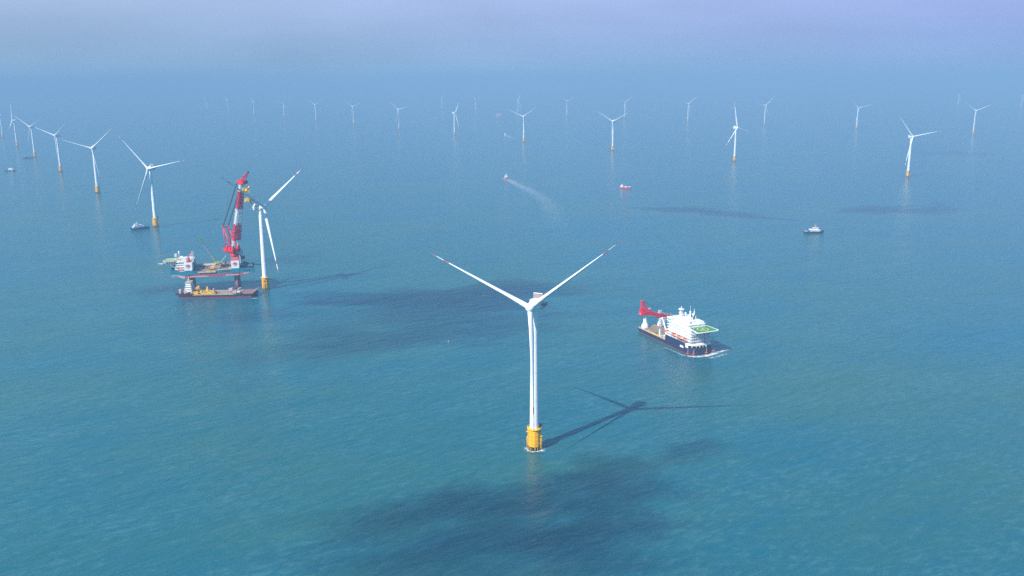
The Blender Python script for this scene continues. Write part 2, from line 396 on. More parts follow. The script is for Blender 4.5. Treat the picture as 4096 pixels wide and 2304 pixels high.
def build_turbine():
    t = empty('wind_turbine', (0, 0, 0))
    tp = child('transition_piece', tp_mesh(), t)
    child('work_platform', plat_mesh(), tp); child('boat_landing', landing_mesh(R(8), 10.6), tp); child('boat_landing', landing_mesh(R(195), 13.2), tp); child('equipment_cabinet', cabinet_mesh(), tp)
    child('tower', tower_mesh(), t)
    na = child('nacelle', nacelle_mesh(), t); child('cooler', cooler_mesh(), na); child('service_platform', hoist_mesh(), na)
    child('hub', hub_mesh(), t, HUBM)
    for k in range(3): child('blade', BLADE, t, rotor_m(k * 2 * math.pi / 3))
    return t
def dup(root):
    r = root.copy(); COL.objects.link(r)
    for ch in root.children:
        c = ch.copy(); COL.objects.link(c); c.parent = r
        for g in ch.children:
            d = g.copy(); COL.objects.link(d); d.parent = c
    return r
def pose(t, x, y, yaw, az):
    t.location = (x, y, 0); t.rotation_euler = (0, 0, R(yaw)); k = 0
    for ch in t.children:
        if ch.name.startswith('blade'): ch.matrix_local = rotor_m(R(az) + k * 2 * math.pi / 3); k += 1
proto = build_turbine()
TL = [  # x, y, yaw, rotor azimuth, label
 (16, 616, -28, 52, 'largest and nearest white wind turbine, on a yellow foundation with foam at its foot'),
 (-325, 1140, 64.5, 61.5, 'white turbine beside the red crane, one shaded blade crossing in front of the crane boom'),
 (-676, 1668, -10, 78, 'white turbine with the dark hulled crew boat moored at its yellow foot'),
 (-1028, 2201, 6, 47.5, 'white turbine just left of the turbine with the crew boat at its foot'),
 (-1391, 2750, -14, 50, 'fourth turbine from the left frame edge, its lower blade hanging just left of the tower'),
 (-1761, 3305, -15, 63, 'white turbine with the small cream and blue boat left of its foot'),
 (-2139, 3881, -63, 113, 'second turbine from the left frame edge, rotor seen almost edge on, one blade straight up'),
 (-2533, 4477, -60, 6, 'white turbine cut by the left edge of the frame'),
 (741, 2962, 31, 108, 'white turbine with one blade up and two shaded or slanting down, nacelle turned left'),
 (1097, 2458, 11, 80, 'large white turbine far right standing alone in front of the dark cloud shadow streak'),
 (392, 3455, -20, 62, 'Y shaped turbine right of centre with a smaller faint turbine behind its right blade'),
 (56, 3958, -14, 54, 'turbine at middle distance just right of the offshore platform, orange foot'),
 (-282, 4481, 82, 58, 'turbine seen side on with white nacelle pointing left, no spread rotor visible'),
 (-624, 5019, -8, 74, 'hazy turbine with Y rotor next left of the side on turbine'),
 (-976, 5595, -18, 66, 'hazy turbine, second to the left of the side on turbine'),
 (-1333, 6169, -18, 64, 'faint hazy turbine, third to the left of the side on turbine'),
 (-1698, 6758, -19, 30, 'very faint turbine, fourth to the left of the side on turbine, one blade level'),
 (-2089, 7349, -50, 100, 'barely visible turbine, fifth to the left of the side on turbine'),
 (-2432, 7791, -30, 62, 'almost vanished turbine, second from the left in the farthest hazy row'),
 (-2842, 8461, -30, 70, 'leftmost almost vanished turbine of the farthest hazy row'),
 (-647, 8488, 20, 60, 'pale ghostly turbine between the side on turbine and the turbine left of it'),
 (-306, 7859, -20, 62, 'pale ghostly turbine just left above the offshore platform'),
 (57, 7304, 77, 48, 'faint turbine behind the left blade of the turbine beside the offshore platform'),
 (418, 6745, -10, 64, 'faint small turbine alone left of the large Y shaped turbine right of centre'),
 (790, 6276, 8, 50, 'faint turbine rising behind the right blade of the Y shaped turbine'),
 (1140, 5811, 5, 48, 'small hazy turbine just left of the turbine with one blade straight up'),
 (1507, 5355, 0, 42, 'small hazy turbine just right of the turbine with one blade straight up'),
 (1857, 4833, 8, 75, 'small hazy turbine left of the large turbine on the far right'),
 (2235, 4342, -11, 65, 'hazy turbine near the right edge with an open Y rotor and orange foot'),
 (4148, 8391, 10, 60, 'nearly vanished turbine just left of the hazy Y turbine near the right edge'),
 (4417, 7824, 10, 60, 'nearly vanished turbine at the very right edge of the frame'),
]
TUR = []
for i, (x, y, yaw, az, lab) in enumerate(TL):
    t = proto if i == 0 else dup(proto)
    pose(t, x, y, yaw, az); tag(t, lab, 'wind turbine', TURB); TUR.append(t)
# marks and red deck on the nacelle being assembled
inst = TUR[1]
for ch in inst.children:
    if ch.name.startswith('nacelle'):
        mb = MB(red); mb.bx(-3.2, 3.2, 6.8, 9.8, 113.9, 114.6, red); mb.rail([(-3.1, 6.9, 114.6), (-3.1, 9.7, 114.6), (3.1, 9.7, 114.6), (3.1, 6.9, 114.6)], 1.1, red, .09, 1.5)
        mb.build('hoist_deck', ch)
        mb = MB(dgrey)
        for i in range(14):
            a0 = 2 * math.pi * i / 16 + .5; a1 = a0 + 2 * math.pi / 16
            mb.bar((-3.5, 7.4 + .8 * math.cos(a0), 110.4 + .8 * math.sin(a0)), (-3.5, 7.4 + .8 * math.cos(a1), 110.4 + .8 * math.sin(a1)), .14, dgrey)
        mb.bx(-3.56, -3.46, 4.4, 5.0, 110.2, 110.6, tan); mb.bx(-3.56, -3.46, 2.6, 3.3, 110.2, 110.7, dgrey); mb.bx(-3.56, -3.46, 1.7, 2.2, 110.2, 110.5, dgrey)
        mb.build('maker_mark', ch)

# ------------------------------------------------------------------ crane ship with helideck
SHIP = empty('crane_ship', (137.3, 928.4, 0), math.atan2(-0.91196, 0.41029))
tag(SHIP, 'navy hulled crane ship with white decks, green helideck and red crane, under way', 'ship')
# local frame: u forward, v from the near side to the far side
MV = MB
SB = 28.0
def bowline(u0, u1, inset=0.0):
    return [(u0, inset), (u1 - 9, inset), (u1 - 4.5, inset + .9), (u1 - 1.2, inset + 4.0), (u1, inset + 8), (u1, SB - inset - 8), (u1 - 1.2, SB - inset - 4.0), (u1 - 4.5, SB - inset - .9), (u1 - 9, SB - inset), (u0, SB - inset)]
mb = MV(navy)
mb.prism([(0, 0), (51, 0), (51, SB), (0, SB)], .9, 4.4, navy)
mb.prism(bowline(51, 97.5), .9, 6.9, navy)
mb.prism(bowline(51, 86), 6.9, 10.2, navy)
mb.prism([(1.5, .2)] + bowline(1.5, 97.2, .2)[1:], -.8, .9, boot)
mb.build('hull', SHIP)
mb = MV(navy)          # open mooring deck at the bow, roofed by a white rim
mb.prism(bowline(86.05, 97.3, .05), 9.3, 10.2, shipw)
bl = bowline(86, 96.9, .4)
for a, b in zip(bl[:-1], bl[1:]):
    L = math.dist(a, b); k = max(1, int(L / 3.4))
    for i in range(k):
        x = a[0] + (b[0] - a[0]) * (i + .5) / k; y = a[1] + (b[1] - a[1]) * (i + .5) / k
        mb.cyl((x, y, 6.9), (x, y, 9.3), .45, .45, shipw if (i + int(y)) % 3 else buffd, 8)
for i in range(5): mb.box((91 + (i % 2) * 2, 4 + i * 5, 7.7), (1.8, 2.2, 1.4), shipw if i % 2 else dgrey)
mb.rail([(p[0] * 1, p[1], 10.2) for p in bowline(60, 97.0, .3)[0:]], 1.1, shipw, .07, 3)
mb.build('bow_rim', SHIP)
mb = MV(wmark)
for u0_, u1_, za, zb in ((77.7, 83.6, 4.6, 6.6), (87.0, 91.0, 6.5, 8.6)):
    mb.bx(u0_, u1_, -.12, .02 if u0_ < 86 else .6, za, zb, wmark)
mb.build('name_board', SHIP)
mb = MV(boot)          # anchors hanging at the bow on their chains
for (x, y) in ((92.3, -.5), (97.0, 3.2), (98.2, 17.5), (96.5, 27.5)):
    mb.bar((x, y, 6.4), (x, y, 3.2), .18, pinkc); mb.box((x, y, 2.4), (.7, .7, 2.4), orange)
    mb.bar((x - .9, y - 1.3, 1.7), (x, y, 1.0), .35, orange); mb.bar((x + .2, y + 1.4, 1.7), (x, y, 1.0), .35, orange)
mb.build('anchor_rack', SHIP)
mb = MV(deckb)
mb.bx(1.2, 51, 1.2, SB - 1.2, 4.4, 4.62, deckb); mb.bx(0, 51, 0, 1.2, 4.4, 5.0, buffd); mb.bx(0, 1.2, 1.2, SB, 4.4, 5.0, buffd); mb.bx(1.2, 51, SB - 1.2, SB, 4.4, 5.0, buffd)
mb.bx(22, 44, .1, .9, 5.0, 6.0, yel2); mb.bx(8, 10, .2, 1.6, 5.0, 6.6, shipw); mb.bx(18, 20, .3, 1.9, 5.0, 6.6, yel2); mb.bx(30, 31.2, 2, 3.2, 4.6, 6, dgrey)
mb.rail([(.3, .3, 5), (51, .3, 5)], 1.1, buffd, .09, 3); mb.rail([(.3, .3, 5), (.3, 27.7, 5)], 1.1, buffd, .09, 3)
mb.build('work_deck', SHIP)
mb = MV(dgrey)         # winches and dark gear along the far side of the deck
for i in range(9):
    u, v = 2 + i * 4.6 + random.uniform(-1, 1), 25.2 + random.uniform(-1.4, .6)
    mb.box((u, v, 5.6), (random.uniform(1.5, 3.4), random.uniform(1.5, 3), random.uniform(1.4, 3)), dgrey if i % 3 else black, random.uniform(-.3, .3))
mb.cyl((30, 22, 6.6), (30, 27, 6.6), 2.6, 2.6, black, 16); mb.cyl((36, 20, 7.0), (36, 26.5, 7.0), 2.9, 2.9, black, 16); mb.cyl((43, 19, 6.8), (43, 26, 6.8), 2.7, 2.7, black, 16)
for v in (21.8, 27.2): mb.box((30, v, 6.2), (5.4, .4, 3.4), dgrey)
mb.box((47, 23, 6.4), (5, 8, 3.6), dgrey)
mb.build('winch_row', SHIP)
# superstructure: five stepped decks with overhanging slabs
mb = MV(shipw)
zs = [10.2, 13.0, 15.8, 18.6, 21.4, 24.2]
mb.bx(50, 54, 6, SB - .5, 4.62, 10.2, shipw)
for i in range(5):
    vi = (4.3 if i < 2 else 2.3 + .35 * i); mb.bx(52, 90, vi, SB - 1.0, zs[i], zs[i + 1] - .25, shipw)
    mb.bx(50.2 - (i % 2) * .6, 92.6, 1.2 + .35 * i, SB + .4 + .12 * i, zs[i + 1] - .25, zs[i + 1], shipw)
    mb.rail([(50.6, 1.4 + .35 * i, zs[i + 1]), (92.3, 1.4 + .35 * i, zs[i + 1]), (92.3, SB, zs[i + 1])], .95, shipw, .07, 3)
mb.bx(51.4, 70, 1.2, 3.2, 10.2, 10.9, shipw)
sup = mb.build('superstructure', SHIP)
mb = WB(); db = WB()
for i in range(5):
    vi = (4.3 if i < 2 else 2.3 + .35 * i) - .04
    for k in range(17):
        if random.random() < .75: mb.bx(54 + k * 2.1, 54.55 + k * 2.1, vi - .04, vi + .1, zs[i] + 1.2, zs[i] + 1.8, glass)
    for k in range(9):
        if random.random() < .8: mb.bx(89.9, 90.06, 5.5 + k * 2.5, 6.1 + k * 2.5, zs[i] + 1.2, zs[i] + 1.8, glass)
    db.bx(89.9, 90.07, 8.2, 9.2, zs[i] + .2, zs[i] + 2.1, boot); db.bx(89.9, 90.07, 20.2, 21.0, zs[i] + .2, zs[i] + 2.1, dgrey)
    mb.bx(51.9, 52.1, 12, 22, zs[i] + 1.2, zs[i] + 1.8, glass)
mb.build('window', sup); db.build('door', sup)
mb = MV(shipw)         # bridge facing aft over the work deck
mb.bx(50.5, 66, 3.0, 25, 24.2, 25.2, shipw); mb.bx(50, 58, 2.0, 26, 25.2, 28.6, shipw); mb.bx(49.7, 58.5, 1.7, 26.3, 28.6, 28.9, shipw)
mb.bx(58, 66, 6, 24, 25.2, 29.6, shipw); mb.rail([(50, 2, 28.9), (58, 2, 28.9), (58, 26, 28.9)], 1, shipw, .07, 3)
for i in range(9): mb.box((52 + random.uniform(0, 5), 4 + i * 2.3, 29.5), (random.uniform(.6, 1.4), .8, random.uniform(.8, 2)), shipw if i % 3 else grey)
br = mb.build('bridge', SHIP)
mb = WB()
for k in range(8): mb.bx(49.9, 50.05, 2.5 + k * 2.9, 4.8 + k * 2.9, 26.6, 27.7, glass)
for k in range(4): mb.bx(50.6 + k * 1.8, 51.9 + k * 1.8, 1.93, 2.1, 26.6, 27.7, glass)
mb.build('window', br)
mb = MV(shipw)         # upper deckhouse between bridge and helideck
mb.bx(66, 84, 4.6, 25, 24.2, 27.2, shipw); mb.bx(66, 84.4, 4.2, 25.4, 27.2, 27.4, shipw); mb.bx(66, 80, 7.5, 23, 27.4, 30.2, shipw)
mb.bx(70, 77, 9, 15, 30.2, 32.6, shipw); mb.bx(74, 83, 19, 24.5, 27.4, 29.4, shipw)
mb.rail([(66, 4.4, 27.4), (84.2, 4.4, 27.4), (84.2, 25.2, 27.4)], 1.0, shipw, .07, 3)
for u, v in ((71, 17), (74, 18.5)): mb.cyl((u, v, 30.2), (u + .8, v, 34), .8, .7, black, 10); mb.cyl((u + .8, v, 34), (u + 2.4, v - .6, 34.6), .7, .7, black, 10)
mb.bx(64, 70, 18, 24, 29.6, 32.4, shipw)
uh = mb.build('deckhouse', SHIP)
mb = WB()
wb2 = WB()
for k in range(12): wb2.bx(67 + k * 1.4, 67.6 + k * 1.4, 4.52, 4.7, 25.8, 26.5, glass)
for v in (8, 18): mb.bx(83.9, 84.07, v, v + 1, 24.4, 26.4, tan)
mb.bx(79.9, 80.08, 10, 11.2, 27.6, 29.6, boot); mb.bx(79.9, 80.08, 16, 16.8, 27.6, 29.4, tan)
mb.build('door', uh); wb2.build('window', uh)
mb = MV(shipw)         # masts and aerials
mb.truss((58, 14, 29.2), (58, 14, 37), 3.2, 3.2, 1.8, 1.8, 5, .22, shipw, side=(1, 0, 0)); mb.bx(57.2, 58.8, 13.2, 14.8, 28.8, 37, shipw)
mb.bx(55.6, 60.4, 11.6, 16.4, 37, 37.4, shipw); mb.bx(56.5, 59.5, 12.6, 15.4, 37.4, 38.4, shipw); mb.cyl((58, 14, 38.4), (58, 14, 40.6), .4, .15, shipw, 8)
mb.bx(57.6, 58.4, 11, 17, 34, 34.3, shipw)
mb.cyl((62, 16.5, 29.6), (62, 16.5, 33), .5, .4, shipw, 8); mb.ball((62, 16.5, 33.8), 1.0, shipw)
mb.cyl((64, 21, 32.4), (64, 21, 36), .9, .7, shipw, 8); mb.bar((64, 21, 36), (64, 21, 42), .12, shipw)
mb.bx(66, 67, 23.5, 24.5, 29, 36, shipw); mb.bar((66.5, 24, 36), (66.5, 24, 38.5), .25, shipw); mb.bx(65, 68, 22, 23, 32.4, 33.4, shipw)
mb.bar((52, 5, 28.9), (52, 5, 33), .1, tan); mb.bar((55, 20, 28.9), (55, 20, 32), .1, shipw)
mb.build('mast', SHIP)
mb = MV(green)
hp = [(84.6, 4.4), (101.5, 1.2), (104.2, 2.2), (104.8, 4.5), (104.8, 24.5), (103.8, 27.2), (101.5, 28), (84.6, 27.2)]
hin = [(85.6, 5.6), (101.2, 2.7), (103.0, 3.3), (103.4, 5), (103.4, 24.2), (102.8, 26.0), (101.2, 26.6), (85.6, 26)]
mb.prism(hp, 24.6, 25.15, shipw); mb.prism(hin, 25.15, 25.2, green)
for i in range(6): mb.bar((90, 4 + i * 4.4, 19.4), (102, 3.4 + i * 4.4, 24.5), .3, shipw)
for i in range(4): mb.bar((92 + i * 3, 3, 24.4), (92 + i * 3, 26.5, 24.4), .3, dgrey)
mb.rail([(101.5, 1, 24.6), (104.9, 4.4, 24.6), (104.9, 24.6, 24.6), (101.5, 28.2, 24.6)], .5, shipw, .1, 2)
hd = mb.build('helideck', SHIP)
mb = MV(ylw)
n = 40; C0 = (94.4, 14.6)
for ra, rb, mt in ((5.0, 5.9, ylw),):
    vs = [(C0[0] + r * math.cos(2 * math.pi * i / n), C0[1] + r * math.sin(2 * math.pi * i / n), 25.22) for r in (ra, rb) for i in range(n)]
    mb.add(vs, [(i, (i + 1) % n, n + (i + 1) % n, n + i) for i in range(n)], mt)
for c, d in (((0, -1.2), (3.4, .75)), ((0, 1.2), (3.4, .75)), ((0, 0), (.75, 1.7))):
    mb.bx(C0[0] + c[0] - d[0] / 2, C0[0] + c[0] + d[0] / 2, C0[1] + c[1] - d[1] / 2, C0[1] + c[1] + d[1] / 2, 25.204, 25.225 if d[0] > 1 else 25.222, wmark)
mb.bx(87.5, 89.5, 7.6, 8.3, 25.204, 25.22, wmark); mb.bx(96, 97.5, 4.0, 4.6, 25.204, 25.22, wmark)
mb.build('marking', hd)
# ship crane
mb = MV(shipw)
mb.prism([(2 + 4.2 * math.cos(a), 7 + 4.2 * math.sin(a)) for a in [math.pi * (2 * i + 1) / 8 for i in range(8)]], 4.62, 5.4, shipw)
mb.lathe([(3.9, 5.0), (3.7, 7.6), (2.5, 9.4), (2.15, 10), (2.1, 17.4), (2.9, 17.8), (2.9, 19.2), (.1, 19.3)], shipw, 24, (2, 7, 0))
mb.build('crane_pedestal', SHIP)
mb = MV(red)
mb.bx(-1.4, 5.4, 2.6, 11.4, 19.3, 22.6, red); mb.bx(-.9, 5.0, .4, 2.6, 19.0, 21.8, red); mb.bx(-1.6, -1.4, 3.4, 7.2, 20.6, 21.4, wmark)
mb.bx(1.2, 2.8, .28, .4, 20.2, 20.9, wmark)
mb.bx(3.2, 5.0, 9.6, 12.6, 22.6, 25.0, red); mb.bx(3.4, 4.8, 10, 12, 25, 26.4, grey)
mb.bx(-1.0, 5.0, 11.4, 13.4, 18.2, 20.2, red)
ch = mb.build('crane_house', SHIP)
mb = MV(red)           # A-frame: upright near legs, raking far legs
for u in (-.6, 4.6):
    mb.cyl((u, 1.6, 21.4), (2 + (u - 2) * .35, 2.2, 34.2), .55, .42, red, 6); mb.cyl((u, 10.6, 22.4), (2 + (u - 2) * .35, 2.8, 34.0), .55, .42, red, 6)
for k in range(1, 6):
    t = k / 6; a = (2 - 2.6 * (1 - t) - .9 * t, 1.6 + .6 * t, 21.4 + 12.8 * t); b = (2 + 2.6 * (1 - t) + .9 * t, 1.6 + .6 * t, 21.4 + 12.8 * t)
    c = (a[0], 10.6 - 7.8 * t, 22.4 + 11.6 * t); d = (b[0], 10.6 - 7.8 * t, 22.4 + 11.6 * t)
    mb.bar(a, b, .25, red); mb.bar(c, d, .25, red); mb.bar(a, c, .22, red); mb.bar(b, d, .22, red)
mb.bx(.2, 3.8, 1.4, 3.4, 33.8, 35.2, red); mb.bx(1, 3, 1.0, 1.5, 22, 29, red)
mb.bx(-.4, 4.4, 3.0, 8.5, 22.6, 25.4, red)
mb.build('a_frame', ch)
mb = MV(red)
mb.truss((3.5, 11, 20.3), (5.2, 24, 17.2), 3.6, 3.2, 4.4, 3.6, 7, .34, red); mb.truss((5.2, 24, 17.2), (6.6, 39, 13.6), 4.4, 3.6, 3.2, 2.4, 8, .34, red)
mb.loft([[(3.0, 12, 20.2), (4.2, 12, 20.2), (4.2, 12, 20.9), (3.0, 12, 20.9)], [(6.0, 38, 13.6), (7.0, 38, 13.6), (7.0, 38, 14.2), (6.0, 38, 14.2)]], red)
for s_ in (-1, 1):
    mb.bar((3.7 + s_ * 1.6, 11, 20), (6.7 + s_ * 1.4, 38.5, 13.4), .55, red)
mb.bx(4.2, 5.4, 19.6, 23.6, 14.6, 16.0, pink)
mb.bx(3.6, 6.4, 22.2, 25.6, 19.4, 22.6, grey); mb.bx(3.5, 6.5, 22.4, 25.4, 18.7, 19.4, emb)
mb.truss((5.4, 25.5, 19.6), (7.0, 43, 15.0), 1.4, 1.2, .8, .8, 10, .2, grey)
mb.build('boom', ch)
mb = MV(cable)
for u in (1.0, 3.0):
    mb.bar((u, 2.4, 34.8), (6.6 + (u - 2) * .8, 41.5, 15.6), .16, cable)
    mb.bar((u + .5, 2.4, 34.4), (6.6 + (u - 2) * .8, 38, 15.0), .12, cable)
mb.build('cable', ch)
mb = MV(shipw)         # lattice rest under the boom
mb.truss((5, 26, 4.6), (5, 26, 14.4), 6.2, 5.0, 6.2, 5.0, 6, .28, shipw, side=(1, 0, 0)); mb.bx(1.5, 4.6, 23.2, 25.2, 4.6, 14, shipw); mb.bx(1.6, 8.4, 23, 29, 14.2, 14.7, shipw)
mb.build('boom_rest', SHIP)
mb = MV(shipw)         # knuckle crane and small post on the near side
mb.cyl((49.5, 2.2, 8.5), (49.5, 2.2, 13.4), 1.2, 1.0, shipw, 10); mb.box((49.5, 2.2, 13.6), (3.2, 2.6, 1.6), orange)
mb.cyl((49, 2.2, 14), (38, 4.5, 24.5), .75, .5, shipw, 6); mb.cyl((38, 4.5, 24.5), (36.5, 1.0, 22.5), .4, .3, shipw, 6); mb.bx(47, 51.4, .4, 4, 8, 8.6, shipw); mb.bx(46.5, 51.2, .4, 2, 4.6, 8, buffd)
mb.bx(38, 39.2, 1.0, 2.4, 5, 11.5, shipw); mb.cyl((38.6, 1.7, 11.5), (38.6, 1.7, 12.6), .7, .5, shipw, 8); mb.bx(40, 43, 1.4, 3.4, 5, 6.6, grey)
mb.build('knuckle_crane', SHIP)
LS = local(SHIP)
def lifeboat(loc, rz, lab, L=8.2):
    t = empty('lifeboat', loc, rz); mb = MB(orange); rings = []
    for k in range(9):
        s_ = k / 8 * 2 - 1; w = 1.5 * math.sqrt(max(.05, 1 - abs(s_) ** 2.6)); h = 1.0 * math.sqrt(max(.08, 1 - abs(s_) ** 3))
        rings.append([(s_ * L / 2, w * math.cos(a), 1.3 + (h * 1.25 if math.sin(a) > 0 else h * 1.1) * math.sin(a)) for a in [2 * math.pi * i / 12 for i in range(12)]])
    mb.loft(rings, orange, True); mb.build('hull', t)
    mb = MB(orange); mb.box((-L * .28, 0, 2.75), (1.7, 1.5, 1.1), orange); mb.build('cabin', t)
    mb = MB(glass); mb.box((-L * .28 + .87, 0, 2.9), (.06, 1.1, .4), glass); mb.build('window', t)
    mb = MB(boot)
    for x in (-L * .3, L * .3): mb.box((x, 0, .2), (.5, 2.4, .5), boot); mb.box((x, 1.5, 1.6), (.35, .3, 3.0), shipw)
    mb.build('cradle', t); return tag(t, lab, 'lifeboat', 'orange lifeboats carried on the vessels')
rz = SHIP.rotation_euler.z
lifeboat(LS(63.5, 2.0, 11.3), rz, 'aftmost of three orange lifeboats along the crane ship side, nearest its work deck')
lifeboat(LS(73.5, 2.0, 11.3), rz, 'middle of three orange lifeboats along the crane ship side')
lifeboat(LS(83.5, 2.0, 11.3), rz, 'foremost of three orange lifeboats along the crane ship side, nearest its bow')

# ------------------------------------------------------------------ jack-up installation vessel
JTH = R(13)
J = empty('jack_up_vessel', (-440.6, 1111.6, 0), JTH)
tag(J, 'jack-up vessel with teal and red hull on brown legs, carrying a red crane', 'ship')
ZB, ZR, ZD = 21.3, 24.8, 28.6
mb = MB(teal)
mb.profy([(3, ZR), (104, ZR), (104.5, ZD), (3, ZD)], 0, 46, teal)
mb.profy([(4, ZR), (4, 23.8), (20, ZB), (88, ZB), (100, 23.6), (104, ZR)], .05, 45.95, bred)
mb.profy([(4, 25.6), (4, 23.2), (12, 23.2), (17.4, 20.6), (20, 21.2), (20, 23), (12, 25.6)], -.3, 1.2, bpale)
mb.profy([(26, 22.9), (26, 21.7), (50, 21.7), (46, 22.9)], -.2, 1.0, bpale); mb.profy([(70, 22.9), (70, 21.7), (86, 21.7), (86, 22.9)], -.2, 1.0, bpale); mb.profy([(92, 24.4), (93, 22.6), (101, 24.4)], -.2, .8, bpale)
mb.profy([(2.5, ZD), (2.5, 33), (4, 33), (14, ZD + 1.2), (19, ZD + 1.2), (19, ZD)], .1, .7, teal)
mb.bx(2.5, 3.2, .7, 45, ZD, 32.6, teal)
mb.bx(29.5, 36, -.2, 3, ZD - 3.2, ZD + .6, teal); mb.bx(62, 78, -.2, 2, ZD, ZD + 1.2, teal); mb.bx(88, 104, -.1, 2, ZD, ZD + 1.6, teal)
for u in (31, 66, 71, 80, 92, 97): mb.bx(u, u + 4, -.32, -.1, ZD - 1.6, ZD - .2, dgrey)
hull = mb.build('hull', J)
mb = MB(dgrey)
for u in (6.2, 8.6, 11.0): mb.cyl((u, -.45, 24.2), (u, .2, 24.2), .75, .75, dgrey, 12)
mb.build('thruster_tunnel', hull)
mb = MB(deckb)
mb.bx(30, 78, 1.5, 45, ZD, ZD + .25, deckb); mb.bx(36, 58, -1.2, 1.5, ZD - 1.6, ZD - .1, buffd); mb.bx(30, 78, 44.6, 45.4, ZD, ZD + 1.2, buffd)
mb.bx(36, 55, 36, 44, ZD + .25, ZD + 1.6, bpale); mb.bx(46, 58, -1.0, .2, ZD - .1, ZD + .3, yel2)
mb.rail([(30, 45.2, ZD + 1.2), (78, 45.2, ZD + 1.2)], 1.2, buffd, .1, 4); mb.bx(77.4, 78, 0, 7, ZD, ZD + 3.4, shipw)
for i in range(30):
    u, v = random.uniform(58, 76), random.uniform(6, 40); mb.box((u, v, ZD + .25 + .35), (random.uniform(1, 5), random.uniform(.6, 2.4), random.uniform(.5, 1.6)), random.choice((deckb, dgrey, brown, buffd)), random.choice((0, .1, 1.57)))
for i in range(16):
    u, v = random.uniform(31, 50), random.uniform(8, 40); mb.box((u, v, ZD + .5), (random.uniform(1, 4), random.uniform(.6, 2), random.uniform(.3, 1.2)), random.choice((deckb, dgrey, black, dgrey)), random.choice((0, .2, 1.57)))
mb.build('work_deck', J)
def leg(u, v, top):
    mb = MB(legm); mb.cyl((u, v, -.8), (u, v, ZB + .2), 2.35, 2.35, legm, 24)
    for k in range(4):
        a = k * math.pi / 2 + .5; mb.box((u + 2.4 * math.cos(a), v + 2.4 * math.sin(a), ZB / 2), (.35, .9, ZB), pinkc if k == 3 else dgrey, a)
    mb.cyl((u, v, ZD), (u, v, top), 2.3, 2.3, legm, 24); mb.build('leg', J)
leg(25, 7, 41); leg(82.5, 7, 47); leg(25, 39, 46); leg(82.5, 39, 48)
def emblem(mb, u, z, r):   # red cap over a white sweep and a blue keel, on the near face
    y = -.56; n = 22
    arc = [(u + r * math.cos(a), y, z + r * math.sin(a) * .92) for a in [R(-12) + R(204) * i / n for i in range(n + 1)]]
    low = [(u - r + 2 * r * i / 8, y, z + r * (-.30 + .12 * math.sin(i / 8 * 6.28))) for i in range(9)]
    pts = arc + low[1:-1]; mb.add(pts, [tuple(reversed(range(len(pts))))], emr)
    for k in range(4): mb.bx(u - r * .45 + k * r * .24, u - r * .31 + k * r * .24, y - .03, y + .04, z + r * .12, z + r * .42, pinkc)
    b = [(u - r * .45, y, z - r * .88), (u - r * .2, y, z - r * 1.0), (u + r * .25, y, z - r * .98), (u + r * .62, y, z - r * .72), (u + r * .85, y, z - r * .42), (u + r * .2, y, z - r * .62)]
    mb.add(b, [tuple(range(6))], emb)
    b = [(u - r * .9, y, z - r * .55), (u - r * .5, y, z - r * .62), (u + r * .1, y, z - r * .52), (u - r * .4, y, z - r * .46)]
    mb.add(b, [tuple(range(4))], emb)
for u, v, em in ((24.7, 0, True), (82.7, 0, True), (24.7, 33, False), (82.7, 33, False)):
    mb = MB(shipw); mb.bx(u - 4.9, u + 4.9, v - .5, v + 13, ZD + 2.4, 40.2, shipw if em else grey); mb.bx(u - 4.9, u + 4.9, v - .45, v + 13.02, ZR + .2, ZD + 2.4, teal)
    mb.bx(u - 3.8, u + 3.8, v + 1, v + 12, 40.2, 40.5, grey)
    jh = mb.build('jack_house', J)
    if em:
        mb = MB(emr, emb, pinkc); emblem(mb, u, 36.4, 2.7); mb.build('emblem', jh)
# accommodation, funnels, masts
mb = MB(grey)
for k in range(4): mb.bx(8 + k * .6, 20 - (k % 2) * .5, 8 + k, 40 - k, ZD + k * 2.9, ZD + k * 2.9 + 2.7, grey if k % 2 else shipw); mb.bx(7 + k * .5, 20.4, 7 + k, 41 - k, ZD + k * 2.9 + 2.7, ZD + k * 2.9 + 2.9, shipw)
mb.bx(9, 21, 14, 34, 40.2, 43, shipw); mb.bx(14, 30, 15, 32, 40.4, 41.6, shipw)
for i in range(26): mb.box((random.uniform(8, 22), random.uniform(5, 36), random.uniform(40.4, 44)), (random.uniform(.8, 3.2), random.uniform(.8, 3), random.uniform(.6, 2.2)), random.choice((shipw, grey, shipw, ylw, pinkc)))
mb.rail([(7, 8, 34.4), (20, 8, 34.4)], 1, shipw, .08, 3); mb.rail([(9, 14, 43), (21, 14, 43), (21, 34, 43)], 1.2, shipw, .1, 3)
acc = mb.build('accommodation', J)
mb = WB()
for k in range(4):
    for i in range(6): mb.bx(9.6 + i * 1.7, 10.4 + i * 1.7, 7.9 + k, 8.05 + k, ZD + k * 2.9 + 1.1, ZD + k * 2.9 + 1.8, glass)
mb.build('window', acc)
mb = MB(red)
mb.cyl((24.4, 10, 40.4), (24.4, 10, 45.8), 1.9, 1.7, pink, 14); mb.cyl((24.4, 10, 45.8), (24.4, 10, 46.1), 1.9, 1.9, red, 14); mb.cyl((22.8, 14, 40.6), (22.8, 14, 44), 1.2, 1.2, dgrey, 12); mb.cyl((27.2, 20, 46), (27.2, 20, 49), 1.7, 1.7, pink, 14); mb.bx(25, 29.4, 17, 23, 40.4, 46, shipw); mb.bx(26, 28.5, 9, 11, 40.5, 43.5, pink)
mb.build('funnel', J)
mb = MB(shipw)
for u in (29.4, 30.9): mb.bar((u, 9, 41), (u, 9, 55), .32, shipw)
mb.bar((29.4, 9, 49), (30.9, 9, 50), .2, shipw); mb.bx(29, 31.3, 8, 12, 40.4, 45, grey)
